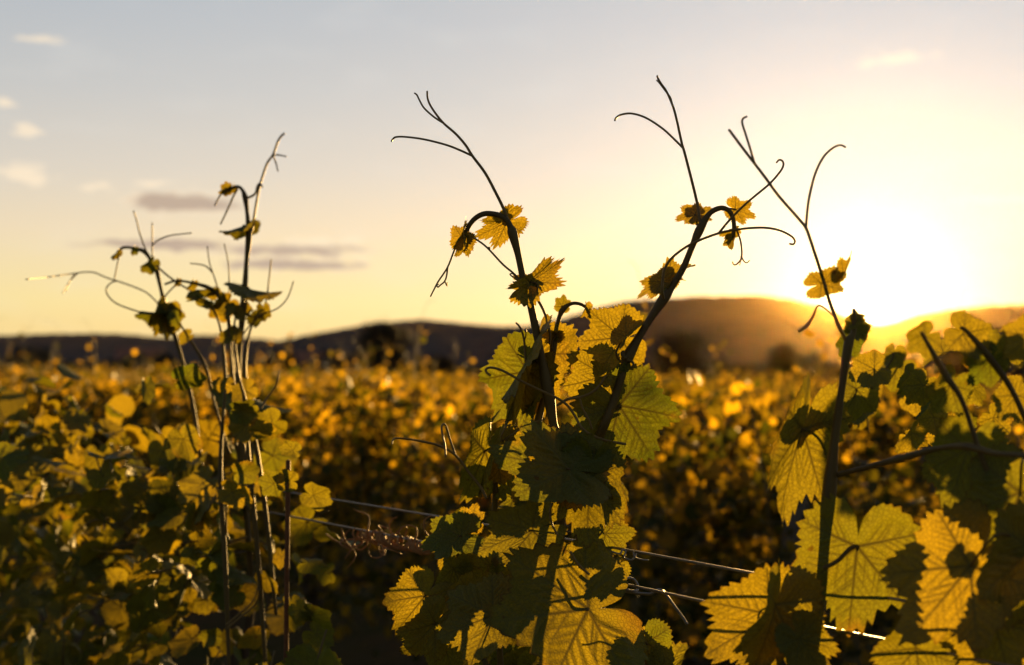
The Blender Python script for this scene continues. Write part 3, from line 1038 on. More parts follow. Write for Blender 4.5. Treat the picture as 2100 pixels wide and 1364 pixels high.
    add_stem('tendril', Bt, [
        ([(1361, 612, .004), (1358, 596), (1359, 578), (1363, 552), (1380, 527), (1417, 501), (1472, 479), (1518, 470), (1563, 467), (1597, 472), (1622, 484), (1630, 494), (1627, 501), (1619, 500)], D - .012, 3.0, 2.1),
        ([(1474, 478), (1501, 446), (1534, 414), (1576, 379), (1597, 356), (1606, 341), (1605, 331), (1598, 328), (1592, 334)], D - .012, 2.5, 2.0)], M_TENDRIL, seed=0)
    add_stem('tendril', Bt, [
        ([(1504, 458), (1510, 470), (1519, 496), (1521, 527), (1512, 541), (1505, 543), (1502, 537)], D, 2.3, 1.4),
        ([(1520, 525), (1526, 536), (1532, 539), (1537, 534)], D, 1.6, 1.2), ([(1520, 525), (1519, 536), (1517, 544)], D, 1.5, 1.0)], M_TENDRIL, amp=.01, seed=2)
    add_leaf(Bt, (1426, 441), (1384, 445), D + .008, -52, .0, 1.1, .2, .3, seed=13, pet=[(1433, 472), (1430, 458), (1427, 448)], lob=1.6, teeth=.14, pr=2.3)
    add_leaf(Bt, (1428, 442), (1459, 424), D + .01, 40, .0, 1.2, .2, .3, seed=14, lob=1.6, teeth=.14)
    add_leaf(Bt, (1508, 430), (1550, 446), D + .006, 15, .0, .85, .15, .2, seed=15, pet=[(1486, 428), (1496, 428)], lob=1.5, teeth=.14, pr=2.0)
    add_leaf(Bt, (1502, 474), (1474, 484), D + .008, 38, .0, .8, .4, .5, seed=16, lob=1.5, teeth=.14)
    add_leaf(Bt, (1500, 492), (1494, 515), D - .002, 30, .0, .95, .5, .6, seed=17, lob=1.5, teeth=.12, back=True)
    add_leaf(Bt, (1496, 490), (1488, 505), D + .004, 60, .0, .9, .6, .8, seed=18, lob=1.5, teeth=.14)
    add_leaf(Bt, (1359, 578), (1302, 608), D + .004, -25, .0, .62, .25, .35, seed=19, pet=[(1357, 616), (1356, 600), (1358, 584)], lob=1.5, teeth=.13)
    add_leaf(Bt, (1376, 580), (1416, 528), D + .01, 55, .0, .9, .55, .4, seed=20, lob=1.4, teeth=.13, pet=[(1362, 612), (1368, 596)])
    add_leaf(Bt, (1376, 574), (1408, 571), D + .012, 60, .0, .7, .5, .4, seed=21, lob=1.4, teeth=.13)
    # big lit leaves
    add_leaf(Bt, (1275, 692), (1183, 704), D + .012, 6, .012, 1.03, .10, .15, seed=22, pet=[(1281, 751), (1268, 735), (1264, 722), (1272, 703)], pr=2.4, teeth=.08)
    add_leaf(Bt, (1284, 690), (1318, 650), D, 52, .0, .95, .45, .5, seed=23, lob=1.3)
    add_leaf(Bt, (1243, 770), (1152, 800), D + .035, 8, .0, 1.0, .1, .2, seed=25, hole=2, teeth=.08)
    add_leaf(Bt, (1230, 775), (1222, 735), D - .014, 45, .0, 1.0, .5, .4, seed=26, back=True)
    add_leaf(Bt, (1270, 832), (1343, 946), D + .004, 4, .012, 1.0, .08, .18, seed=27, pet=[(1232, 895), (1244, 866), (1256, 846)], pr=3.2, teeth=.085)
    add_leaf(Bt, (1250, 850), (1188, 868), D + .02, 62, .0, .8, .4, .5, seed=28, back=True)
    add_leaf(Bt, (1240, 880), (1180, 905), D + .04, 20, .0, .9, .2, .4, seed=29)
    add_stem('tendril', Bt, [
        ([(1142, 832), (1164, 819), (1193, 814), (1215, 804), (1230, 790), (1243, 770)], D - .015, 3.0, 3.0),
        ([(1189, 817), (1194, 836), (1208, 862), (1214, 880)], D - .015, 2.4, 2.2)], M_TENDRIL)
    # ---- small middle shoot
    Cs = W(add_stem('shoot', root, [
        ([(1080, 990, .02), (1094, 905), (1102, 868), (1116, 815), (1126, 777), (1135, 712), (1140, 686), (1146, 654), (1154, 636), (1167, 625), (1181, 622), (1197, 627), (1207, 638), (1212, 652)], D + .02, 6.2, 2.8, (2, 5, 8))], M_STEM, 12))
    Cs['label'] = 'short middle shoot with a drooping hooked tip'
    add_leaf(Cs, (1153, 628), (1157, 604), D + .02, 0, 0, 1.0, .1, .2, seed=34, lob=1.2, teeth=.13, pet=[(1152, 640), (1152, 634)])
    add_leaf(Cs, (1200, 632), (1194, 656), D + .018, 40, 0, .8, .7, 1.0, seed=35, lob=1.4, teeth=.13)
    add_leaf(Cs, (1140, 687), (1108, 690), D + .016, 50, 0, 1.0, .3, .4, seed=36, lob=1.5, teeth=.13, pet=[(1132, 716), (1132, 700)])
    add_leaf(Cs, (1140, 687), (1158, 686), D + .016, -40, 0, 1.3, .3, .4, seed=37, lob=1.5, teeth=.13)
    add_leaf(Cs, (1118, 752), (1135, 748), D + .02, 40, 0, 1.0, .3, .4, seed=38)
    add_leaf(Cs, (1108, 818), (1072, 852), D + .02, 66, 0, 1.0, .4, .4, seed=39, lob=1.4)
    add_stem('tendril', Cs, [
        ([(1078, 742), (1077, 722), (1075, 700), (1071, 682), (1064, 668), (1058, 662)], D + .01, 2.6, 1.9),
        ([(1075, 700), (1078, 690), (1079, 676)], D + .01, 1.5, 1.2)], M_TENDRIL)
    # ---- leafy head of the vine, below the bare shoots
    Hd = W(add_stem('cane', root, [
        ([(1016, 1010), (1018, 950), (1021, 915)], D + .01, 5.5, 4.5),
        ([(1030, 1420, .02), (1020, 1250, .02), (1014, 1090, .02), (1016, 1000, .012)], D, 7, 5.5),
        ([(1205, 1440, .02), (1192, 1280, .03), (1188, 1120, .03), (1205, 975, .02)], D, 8, 9),
        ([(1160, 1440, .03), (1150, 1250, .04), (1150, 1010, .01)], D, 8, 9)], M_STEM, 10))
    L = lambda J, T, **k: add_leaf(Hd, J, T, **k)
    L((1168, 962), (1002, 925), d=D - .05, roll=-20, dz=-.01, w=.72, fold=.10, droop=.25, seed=40, pet=[(1200, 1010, D), (1212, 985, D - .01), (1212, 968, D - .02)], hole=1, teeth=.07)
    L((1092, 1088), (968, 1130), d=D - .03, roll=-22, dz=0, w=.66, fold=.12, droop=.3, seed=41, back=False, teeth=.075, pet=[(1190, 1110, D + .01), (1170, 1092, D - .02)], hole=1)
    L((1212, 978), (1196, 1122), d=D - .045, roll=12, dz=.0, w=.78, fold=.22, droop=.12, seed=42, back=True, pet=[(1196, 1020, D + .02), (1206, 985, D)], pr=2.6)
    L((1222, 975), (1276, 1072), d=D - .02, roll=70, dz=-.01, w=.7, fold=.5, droop=.4, seed=43)
    L((1242, 1094), (1306, 1092), d=D + .02, roll=10, w=1.0, fold=.1, droop=.2, seed=45)
    L((1206, 1249), (1000, 1282), d=D - .06, roll=-14, dz=-.035, w=.98, fold=.06, droop=.12, seed=47, back=True, pet=[(1188, 1150, D + .01), (1192, 1185, D - .01), (1198, 1225, D - .03)], wave=.035, pr=2.8, teeth=.07)
    L((1090, 1190), (1015, 1262), d=D - .03, roll=16, w=.9, fold=.2, droop=.3, seed=72)
    L((1172, 968), (1082, 882), d=D - .044, roll=-12, w=.85, fold=.18, droop=.3, seed=74)
    L((1012, 1262), (888, 1306), d=D - .055, roll=-20, w=.95, fold=.15, droop=.3, seed=48, teeth=.08, pet=[(1040, 1290, D), (1028, 1270, D - .03)])
    L((872, 1222), (812, 1300), d=D - .01, roll=6, w=1.0, fold=.1, droop=.2, seed=49, pet=[(935, 1200, D + .01), (900, 1205, D)])
    L((892, 1278), (826, 1358), d=D - .035, roll=22, w=.8, fold=.3, droop=.3, seed=50, pet=[(930, 1260, D), (905, 1268, D - .02)])
    L((995, 925), (950, 1040), d=D + .008, roll=36, w=.9, fold=.3, droop=.25, seed=51, pet=[(1021, 915, D + .01), (1008, 918, D + .01)])
    L((1012, 918), (975, 1010), d=D - .004, roll=66, w=.9, fold=.5, droop=.3, seed=52)
    L((1040, 905), (1085, 940), d=D + .02, roll=34, w=.9, fold=.3, droop=.4, seed=53)
    L((1035, 905), (1062, 888), d=D + .024, roll=24, w=1.0, fold=.2, droop=.4, seed=54)
    L((945, 1100), (858, 1118), d=D - .012, roll=-26, w=.85, fold=.25, droop=.35, seed=55, pet=[(985, 1130, D), (962, 1112, D)])
    L((940, 1102), (912, 1062), d=D + .002, roll=20, w=1.0, fold=.3, droop=.3, seed=56, lob=1.3)
    L((968, 1070), (974, 1030), d=D + .004, roll=30, w=1.1, fold=.3, droop=.3, seed=57, lob=1.4, teeth=.12)
    L((972, 1072), (938, 1078), d=D + .012, roll=10, w=1.0, fold=.2, droop=.3, seed=58, lob=1.4, teeth=.12)
    L((1262, 1165), (1228, 1200), d=D - .01, roll=30, w=.9, fold=.3, droop=.5, seed=59)
    L((1325, 1318), (1342, 1402), d=D - .02, roll=8, w=.95, fold=.15, droop=.2, seed=60, pet=[(1240, 1270, D), (1275, 1278, D - .01)])
    L((1366, 1392), (1394, 1312), d=D - .03, roll=34, w=.8, fold=.4, droop=.2, seed=61, pet=[(1300, 1400, D), (1340, 1398, D - .02)])
    L((1320, 1330), (1372, 1372), d=D - .012, roll=24, w=.9, fold=.3, droop=.3, seed=62)
    L((930, 1165), (912, 1228), d=D + .004, roll=32, w=.9, fold=.3, droop=.3, seed=63)
    L((958, 1160), (990, 1200), d=D + .012, roll=12, w=.9, fold=.3, droop=.3, seed=64)
    L((905, 1310), (940, 1390), d=D + .006, roll=10, w=.9, fold=.3, droop=.2, seed=65)
    L((960, 1210), (925, 1268), d=D - .022, roll=24, w=.9, fold=.35, droop=.3, seed=66)
    L((1060, 1160), (1010, 1120), d=D + .02, roll=14, w=1.0, fold=.2, droop=.3, seed=67)
    # smaller leaves filling the head behind the large ones
    rng = np.random.default_rng(77)
    for i in range(36):
        px = rng.uniform(915, 1290); py = rng.uniform(1050, 1390) if i > 5 else rng.uniform(960, 1060)
        if px > 1180 and py > 1180 and i % 2:
            px -= 150
        if py < 1060:
            px = 1030 + (px - 905) * .25
        if px > 1110:
            continue
        a = rng.uniform(-.6, 3.7); Lr = rng.uniform(45, 95)
        L((px, py), (px + math.cos(a) * Lr, py + math.sin(a) * Lr), d=D + rng.uniform(.02, .10), roll=rng.uniform(-60, 60), w=rng.uniform(.85, 1.05), fold=rng.uniform(.1, .4), droop=rng.uniform(.1, .5), seed=100 + i, back=rng.random() < .4, res=.7)
    add_stem('tendril', Hd, [
        ([(997, 1022), (985, 998), (963, 971), (945, 946), (926, 927), (900, 914), (873, 907), (840, 901), (816, 899), (806, 902), (804, 911)], D - .03, 3.2, 1.8),
        ([(934, 934), (930, 922), (922, 899), (916, 878), (911, 870), (906, 875), (907, 890), (912, 912), (914, 938)], D - .03, 2.5, 2.0)], M_TENDRIL, amp=.02, seed=2)
    add_stem('tendril', Hd, [
        ([(1041, 963), (1030, 942), (1024, 925), (1026, 903), (1031, 888), (1040, 872)], D - .015, 2.6, 2.0),
        ([(1024, 928), (1040, 918), (1060, 914), (1085, 913), (1100, 920)], D - .015, 2.4, 2.6),
        ([(1030, 905), (1060, 885), (1090, 868), (1118, 860)], D - .012, 2.0, 1.6)], M_TENDRIL)
    add_stem('tendril', Hd, [
        ([(1170, 1132), (1180, 1150), (1192, 1164), (1208, 1178)], D - .05, 3.0, 2.6),
        ([(1133, 1032), (1128, 1050), (1132, 1075), (1144, 1098)], D - .05, 2.6, 2.2),
        ([(1236, 1072), (1240, 1080), (1234, 1092), (1222, 1104), (1205, 1114)], D - .04, 2.4, 2.0)], M_TENDRIL)
    # what lies below the picture: crown of leaves, arms, trunk
    P = np.stack((rng.uniform(-.3, .3, 130), rng.normal(0, .09, 130), rng.uniform(.62, 1.36, 130)), 1)
    Q = rowpt(0)[None, :] + RT[None, :] * P[:, :1] + RN[None, :] * P[:, 1:2]; Q[:, 2] = P[:, 2]
    W(leafy_mass('foliage', root, Q, rng.uniform(.03, .05, 130), rng, (M_LEAF, M_STEM)))
    g = Geo()
    q = rowpt(0.02, 0, 0, .02)
    g.add(*tube(np.array([[q[0], q[1], 0, .034], [q[0] + .01, q[1] - .01, .25, .027], [q[0] - .01, q[1], .5, .026], [q[0], q[1], .72, .024], [q[0] + .03, q[1] + .01, .95, .010], [*at(1160, 1445, D + .03), .0035]]), 10, 6))
    W(link('trunk', g.build('trunk', (M_BARK,)), root))


centre_vine()


# ------------------------------------------------------------------ right vine, nearer and softer
def right_vine():
    base = rowpt(-.30)
    root = empty('grapevine', base)
    tag(root, 'nearest grapevine at the right, one dark upright cane crossing the low sun', 'grapevine', 'grapevines of the front row')
    W = lambda o: (setattr(o, 'location', tuple(-base)), o)[1]
    D = .785
    S = W(add_stem('shoot', root, [
        ([(1650, 1480), (1664, 1364), (1683, 1216), (1692, 1110), (1700, 1015), (1711, 908), (1720, 840), (1728, 785), (1740, 706), (1750, 684), (1752, 660), (1751, 634)], D, 13.5, 4.0, (4, 8))], M_STEM, 12))
    add_stem('tendril', S, [
        ([(1739, 706), (1722, 673), (1711, 645), (1700, 615), (1693, 590), (1685, 563), (1672, 523), (1662, 492), (1653, 468), (1639, 450), (1597, 402), (1570, 365), (1547, 335), (1518, 297), (1495, 266)], D, 4.2, 2.8),
        ([(1547, 335), (1540, 310), (1528, 272), (1522, 252), (1524, 243), (1532, 239)], D, 2.6, 2.2),
        ([(1653, 466), (1655, 439), (1660, 402), (1672, 356), (1689, 322), (1709, 303), (1724, 298), (1734, 302)], D, 3.0, 2.3)], M_TENDRIL, seed=0)
    add_stem('tendril', S, [([(1716, 655), (1700, 640), (1684, 628), (1675, 630), (1668, 648), (1655, 668), (1638, 680)], D - .005, 1.6, 3.2)], M_TENDRIL)
    add_leaf(S, (1684, 582), (1748, 562), D, -10, 0, .62, .2, .3, seed=201, lob=1.4)
    add_leaf(S, (1730, 562), (1750, 520), D + .004, 48, 0, .7, .4, .3, seed=203, lob=1.5)
    for i, (jx, jy, tx, ty) in enumerate(((1752, 660, 1775, 640), (1752, 668, 1778, 700), (1746, 690, 1720, 735), (1755, 680, 1790, 665))):
        add_leaf(S, (jx, jy), (tx, ty), D + .01 * i, 30, 0, .9, .3, .4, seed=220 + i, lob=1.4, res=.7)
    rng = np.random.default_rng(91)
    for i in range(7):
        px = rng.uniform(1745, 1860); py = rng.uniform(720, 860)
        a = rng.uniform(.2, 2.9); Lr = rng.uniform(35, 75)
        add_leaf(S, (px, py), (px + math.cos(a) * Lr, py + math.sin(a) * Lr), rng.uniform(1.0, 1.4), roll=rng.uniform(-60, 60), w=1, fold=rng.uniform(.1, .4), droop=rng.uniform(.1, .5), seed=320 + i, back=rng.random() < .4, res=.5, pet=[(px + rng.uniform(-30, 30), py + 40), (px, py + 8)])
    # side cane running out to the right, towards the camera
    Sc = W(add_stem('cane', root, [
        ([(1700, 985), (1716, 975), (1783, 957, -.02), (1856, 938, -.04), (1929, 919, -.06), (1985, 916, -.08), (2041, 930, -.10), (2110, 938, -.12), (2200, 980, -.14)], D, 5.0, 6.0, (3, 5))], M_STEM, 12))
    k = lambda J, T, d, **q: add_leaf(S, J, T, d, **q)
    k((1646, 880), (1592, 1066), D + .012, roll=28, w=.6, fold=.3, droop=.2, seed=204, pet=[(1706, 960), (1680, 900)], pr=3.0)
    k((1650, 884), (1700, 830), D + .016, roll=46, w=.9, fold=.4, droop=.4, seed=205)
    k((1758, 1121), (1742, 1300), D - .012, roll=-4, w=1.0, fold=.08, droop=.15, seed=206, pet=[(1690, 1165), (1718, 1150), (1742, 1126)], pr=4.5)
    k((1586, 1262), (1440, 1345), D - .005, roll=-8, w=.85, fold=.2, droop=.35, seed=208, pet=[(1672, 1300), (1630, 1240)], pr=3.6)
    k((1590, 1240), (1545, 1400), D - .02, roll=45, w=.8, fold=.5, droop=.3, seed=209)
    k((1600, 1262), (1632, 1218), D - .01, roll=50, w=.8, fold=.5, droop=.3, seed=210)
    k((1640, 1310), (1690, 1390), D - .03, roll=12, w=.9, fold=.2, droop=.4, seed=211)
    k((1660, 1345), (1720, 1370), D - .02, roll=42, w=.9, fold=.2, droop=.4, seed=212)
    # leaves of the side cane
    kc = lambda J, T, d, **q: add_leaf(Sc, J, T, d, **q)
    kc((1985, 922), (1938, 1046), .735, roll=6, w=.85, fold=.15, droop=.2, seed=230, pet=[(1985, 917, .735)])
    kc((2092, 1010), (2035, 1170), .69, roll=-14, w=.95, fold=.1, droop=.2, seed=232, pet=[(2100, 938, .69), (2095, 955, .68)], pr=3)
    kc((1990, 1160), (1855, 1320), .69, roll=-12, w=.9, fold=.12, droop=.25, seed=233, pet=[(2080, 1100, .68), (2040, 1100, .67)], pr=3)
    kc((2040, 1280), (1975, 1400), .70, roll=16, w=.9, fold=.2, droop=.3, seed=235)
    kc((2118, 1130), (2072, 1300), .68, roll=22, w=.9, fold=.2, droop=.3, seed=236)
    kc((1880, 1330), (1800, 1420), .72, roll=16, w=.9, fold=.2, droop=.3, seed=237)
    # further canes of the vine at the picture's right edge
    Sr = W(add_stem('shoot', root, [
        ([(2040, 1000), (2010, 930), (1974, 824), (1940, 770), (1901, 702), (1890, 682)], .70, 6, 4, (3,)),
        ([(2160, 1000), (2120, 900), (2075, 800), (2030, 735), (1985, 682), (1970, 672)], .72, 7, 4, (3,)),
        ([(2190, 960), (2150, 860), (2125, 760), (2110, 690)], .70, 6, 4)], M_STEM, 10))
    kr = lambda J, T, d, **q: add_leaf(Sr, J, T, d, **q)
    kr((1900, 690), (1862, 722), .705, roll=14, w=.95, fold=.15, droop=.3, seed=240, teeth=.05)
    kr((1975, 685), (2040, 720), .72, roll=24, w=.9, fold=.2, droop=.3, seed=241)
    kr((2030, 740), (1985, 790), .72, roll=10, w=.9, fold=.2, droop=.3, seed=242, back=True)
    kr((2060, 720), (2030, 680), .73, roll=40, w=.9, fold=.2, droop=.3, seed=243)
    kr((2120, 690), (2058, 735), .69, roll=6, w=1.0, fold=.15, droop=.3, seed=244)
    kr((2085, 810), (2045, 860), .74, roll=30, w=1.0, fold=.15, droop=.3, seed=245)
    kr((1950, 790), (1915, 850), .74, roll=30, w=1.0, fold=.15, droop=.3, seed=246)
    rng = np.random.default_rng(88)
    for i in range(18):
        px = rng.uniform(1850, 2160); py = rng.uniform(700, 900)
        py = max(py, 700 + (px < 1880) * 60)
        a = rng.uniform(.2, 2.9); Lr = rng.uniform(30, 62)
        kr((px, py), (px + math.cos(a) * Lr, py + math.sin(a) * Lr), rng.uniform(.80, 1.15), roll=rng.uniform(-60, 60), w=1, fold=rng.uniform(.1, .4), droop=rng.uniform(.1, .5), seed=250 + i, back=rng.random() < .4, res=.5)
    for i in range(16):
        px = rng.uniform(1890, 2160); py = rng.uniform(1060, 1400)
        a = rng.uniform(.2, 2.9); Lr = rng.uniform(40, 85)
        kc((px, py), (px + math.cos(a) * Lr, py + math.sin(a) * Lr), rng.uniform(.78, 1.0), roll=rng.uniform(-60, 60), w=1, fold=rng.uniform(.1, .4), droop=rng.uniform(.1, .5), seed=280 + i, back=rng.random() < .4, res=.5)
    P = np.stack((rng.uniform(-.55, -.12, 90), rng.normal(.0, .07, 90), rng.uniform(.62, 1.30, 90)), 1)
    Q = rowpt(0)[None, :] + RT[None, :] * P[:, :1] + RN[None, :] * P[:, 1:2]; Q[:, 2] = P[:, 2]
    W(leafy_mass('foliage', root, Q, rng.uniform(.03, .05, 90), rng, (M_LEAF, M_STEM)))
    g = Geo()
    q = base
    e = at(1650, 1480, D)
    g.add(*tube(np.array([[q[0], q[1], 0, .034], [q[0] + .01, q[1] - .01, .25, .027], [q[0] - .01, q[1], .5, .026], [q[0], q[1], .72, .024], [q[0], q[1] + .01, .95, .010], [*e, .004]]), 10, 6))
    W(link('trunk', g.build('trunk', (M_BARK,)), root))


right_vine()


# ------------------------------------------------------------------ left vine, beyond the focus
def left_vine():
    base = rowpt(.62)
    root = empty('grapevine', base)
    tag(root, 'bushy grapevine at the left with a bundle of shoots reaching into the sky', 'grapevine', 'grapevines of the front row')
    W = lambda o: (setattr(o, 'location', tuple(-base)), o)[1]
    D = 1.42
    A = W(add_stem('shoot', root, [
        ([(520, 1250), (505, 1050), (494, 900), (488, 790), (493, 693), (500, 623), (505, 543), (510, 483), (507, 437), (503, 407), (497, 390), (487, 383), (473, 387), (462, 388)], D, 6.4, 3.0, (5, 7, 9))], M_STEM, 10))
    A['label'] = 'tallest shoot of the left vine'
    add_stem('tendril', A, [
        ([(511, 482), (517, 470), (522, 440), (527, 410), (533, 380), (547, 337), (560, 317), (570, 290), (577, 279), (583, 274)], D, 2.8, 2.2),
        ([(560, 318), (572, 318), (587, 321)], D, 1.8, 1.4), ([(560, 318), (566, 335), (570, 351)], D, 1.8, 1.4),
        ([(503, 407), (515, 403), (524, 396), (528, 382), (533, 376), (538, 384)], D, 2.8, 1.8)], M_TENDRIL, amp=.02, seed=1)
    add_stem('tendril', A, [
        ([(487, 388), (480, 400), (472, 418), (462, 440), (452, 460)], D, 2.4, 1.6), ([(463, 392), (452, 400), (440, 422)], D, 2.2, 1.5)], M_TENDRIL)
    add_stem('tendril', A, [
        ([(495, 690), (515, 665), (540, 645), (570, 632), (590, 610), (602, 577)], D, 1.7, 1.3), ([(500, 640), (520, 650), (545, 640)], D, 2, 1.5),
        ([(530, 650), (545, 620), (552, 570), (556, 532)], D + .05, 2.0, 1.5)], M_TENDRIL)
    add_leaf(A, (466, 390), (462, 370), D, 20, 0, .9, .5, .6, seed=401, res=.6)
    add_leaf(A, (470, 386), (448, 402), D, 50, 0, .7, .5, .6, seed=402, res=.6)
    add_leaf(A, (500, 462), (452, 486), D, None, .0, 1.5, .5, .5, seed=403, res=.7, pet=[(508, 480), (504, 468)])
    add_leaf(A, (508, 590), (577, 618), D - .01, None, .0, 1.5, .25, .3, seed=404, res=.7, pet=[(499, 628), (502, 605)], back=True)
    add_leaf(A, (500, 632), (512, 650), D, 20, 0, 1, .4, .3, seed=406, res=.6)
    add_leaf(A, (500, 810), (592, 872), D - .02, None, .0, 1.3, .3, .5, seed=407, res=.7, back=True)
    B = W(add_stem('shoot', root, [
        ([(430, 1100), (412, 950), (395, 830), (368, 720), (340, 633), (330, 593), (320, 550), (310, 535), (297, 517), (277, 510), (253, 508), (240, 520), (232, 533)], D + .06, 4.6, 2.6, (4, 6, 8))], M_STEM, 10))
    add_stem('tendril', B, [
        ([(312, 535), (300, 515), (287, 480), (280, 452), (274, 433)], D + .06, 1.8, 1.4), ([(312, 535), (312, 500), (312, 457)], D + .06, 1.7, 1.3),
        ([(313, 503), (325, 492), (350, 483), (393, 478)], D + .06, 1.7, 1.3)], M_TENDRIL, amp=.02, seed=2)
    add_stem('tendril', B, [
        ([(340, 632), (327, 625), (300, 600), (260, 583), (220, 570), (187, 558), (143, 562), (100, 568), (53, 573)], D + .06, 1.7, 1.3),
        ([(160, 560), (145, 575), (135, 597)], D + .06, 1.3, 1.1), ([(152, 563), (141, 580), (128, 602)], D + .06, 1.2, 1.0)], M_TENDRIL, amp=.25, seed=1)
    add_stem('tendril', B, [
        ([(338, 640), (310, 645), (277, 637), (240, 623), (222, 607), (218, 592), (228, 580), (242, 576)], D + .05, 1.7, 1.4),
        ([(245, 520), (240, 545), (234, 575)], D + .05, 1.6, 1.3), ([(320, 545), (350, 570), (390, 595), (440, 615), (480, 630)], D + .03, 2.0, 1.8)], M_TENDRIL, amp=.02, seed=0)
    for i, (j, tp_, rl) in enumerate((((310, 540), (290, 562), 40), ((276, 512), (272, 526), 30), ((240, 520), (228, 535), 50), ((338, 640), (318, 690), 20), ((345, 645), (372, 672), 30),
                                     ((335, 640), (275, 650), 62), ((340, 650), (345, 700), 40))):
        add_leaf(B, j, tp_, D + .05, rl, 0, .9, .4, .5, seed=410 + i, res=.6)
    Cc = W(add_stem('shoot', root, [
        ([(492, 1000), (485, 850), (474, 700), (463, 627), (450, 608), (427, 590), (393, 580), (362, 576), (338, 583)], D + .03, 4.4, 2.4, (3, 4, 5))], M_STEM, 10))
    for i, (j, tp_, rl) in enumerate((((440, 600), (420, 612), 40), ((395, 582), (385, 598), 40), ((462, 625), (428, 655), 20), ((430, 592), (398, 602), 60), ((365, 577), (360, 590), 40), ((455, 615), (440, 640), 35))):
        add_leaf(Cc, j, tp_, D + .03, rl, 0, .9, .4, .5, seed=420 + i, res=.6)
    add_stem('tendril', Cc, [
        ([(452, 610), (440, 570), (430, 540), (425, 505)], D + .03, 1.6, 1.2), ([(466, 640), (470, 590), (468, 540), (460, 500)], D + .03, 1.6, 1.2),
        ([(437, 560), (420, 545), (390, 540)], D + .03, 1.8, 1.3), ([(370, 575), (345, 600), (330, 620)], D + .03, 1.8, 1.3)], M_TENDRIL, amp=.02, seed=0)
    for pts in ([(548, 1420), (532, 1180), (512, 960), (498, 800)], [(566, 1260), (548, 1080), (522, 900), (486, 760)], [(470, 1380), (462, 1160), (452, 960), (462, 800)]):
        W(add_stem('shoot', root, [(pts, D - .12, 3.8, 2.8, (1, 2))], M_STEM, 8))
    # the other upright shoots of the bundle
    for i, pts in enumerate(([(520, 1050), (498, 900), (478, 780), (470, 690), (465, 640)], [(512, 1020), (505, 900), (490, 780), (480, 690), (484, 640)], [(500, 980), (470, 850), (462, 770), (455, 690), (440, 640), (415, 615), (395, 612)],
                            [(516, 960), (514, 850), (502, 760), (510, 690), (525, 650), (540, 635)], [(470, 930), (440, 830), (420, 750), (385, 690), (360, 650)])):
        s_ = W(add_stem('shoot', root, [(pts, D + .015 * (i - 2), 3.3, 2.1, (2,))], M_STEM, 8))
        rr = random.Random(i)
        for q in range(2):
            p = pts[-1 - q]
            a = rr.uniform(0, 6.28)
            add_leaf(s_, p, (p[0] + 26 * math.cos(a), p[1] + 26 * math.sin(a)), D + .015 * (i - 2), rr.uniform(-50, 50), 0, .9, .4, .4, seed=430 + i * 3 + q, res=.5)
    # bush of leaves along the row
    rng = np.random.default_rng(21)
    def cloud(n, ta, tb, seed_off=0):
        t = rng.uniform(ta, tb, n)
        top = 1.495 + .025 * np.sin(t * 11) + .075 * np.clip((t - .7) / .4, 0, 1)
        u = rng.beta(2.0, 1.1, n)
        z = .60 + (top - .60) * u
        off = rng.normal(0, .10, n) * (1.1 - .5 * u)
        Q = rowpt(0)[None, :] + RT[None, :] * t[:, None] + RN[None, :] * off[:, None]
        Q[:, 2] = z
        o = np.stack((RN[0] * np.sign(off) * .7, RN[1] * np.sign(off) * .7, np.full(n, 1.1)), 1)
        return Q, o
    Q, o = cloud(560, .50, 1.18)
    W(leafy_mass('foliage', root, Q, rng.uniform(.017, .038, len(Q)), rng, (M_LEAF, M_STEM), o))
    # leaves one can tell apart on the bush
    for i in range(70):
        px = rng.uniform(180, 650); py = rng.uniform(760, 1364)
        if px > 600 and py < 900: px -= 120
        if py < 900 and px < 280: py += 120
        dd = rowdepth(px) + rng.normal(-.07, .04)
        a = rng.uniform(-.3, 3.4); Lr = rng.uniform(26, 54)
        add_leaf((A, B, Cc)[i % 3], (px, py), (px + math.cos(a) * Lr, py + math.sin(a) * Lr), dd, rng.uniform(-60, 60), 0, rng.uniform(.85, 1.05), rng.uniform(.1, .4), rng.uniform(.1, .5), seed=500 + i, back=rng.random() < .4, res=.45)
    for i in range(9):
        px = rng.uniform(200, 640); py = rng.uniform(820, 1300)
        a = rng.uniform(0, 6.28)
        pts = [(px, py), (px + 25 * math.cos(a), py - 20), (px + 50 * math.cos(a) + 8, py - 48), (px + 58 * math.cos(a) + 12, py - 80)]
        add_stem('tendril', A, [(pts, rowdepth(px) - .12, 2.4, 1.6)], M_TENDRIL, amp=.02, seed=i)
    g = Geo()
    q = base
    g.add(*tube(np.array([[q[0], q[1], 0, .036], [q[0] + .01, q[1] - .01, .25, .03], [q[0] - .01, q[1], .5, .027], [q[0], q[1], .72, .024], [q[0], q[1], 1.0, .012], [*at(515, 1250, D), .004]]), 10, 6))
    W(link('trunk', g.build('trunk', (M_BARK,)), root))


left_vine()

# the front row goes on to the left and, beside the camera, to the right
for i, (t, lab) in enumerate(((1.78, 'grapevine of the front row right behind the bushy left vine'), (2.45, 'grapevine of the front row at the left edge, second behind the bushy vine'),
                              (3.4, 'far grapevine of the front row at the left edge, its tips against the dark hill'))):
    v = field_vine(0, t, (2, 5, 1)[i], lab, 'grapevines of the front row', 0, 1.06)
    for ch in v.children:
        if ch.name.startswith('foliage'):
            ch.data = ch.data.copy()
            ch.data.materials[0] = M_LEAF


# ------------------------------------------------------------------ wires and posts of the next rows
def row_wires(k, zlist, lab):
    for z in zlist:
        g = Geo()
        P = [[*rowpt(t, k, z + .004 * math.sin(t * 1.9), 0.0), .0012] for t in np.linspace(-3 - k, 9 * k + 4, 30 + 6 * k)]
        g.add(*tube(np.array(P), 6, 2))
        o = link('trellis_wire', g.build('trellis_wire', (M_WIRE,)))
        tag(o, lab, 'wire', 'trellis wires of the rows behind')


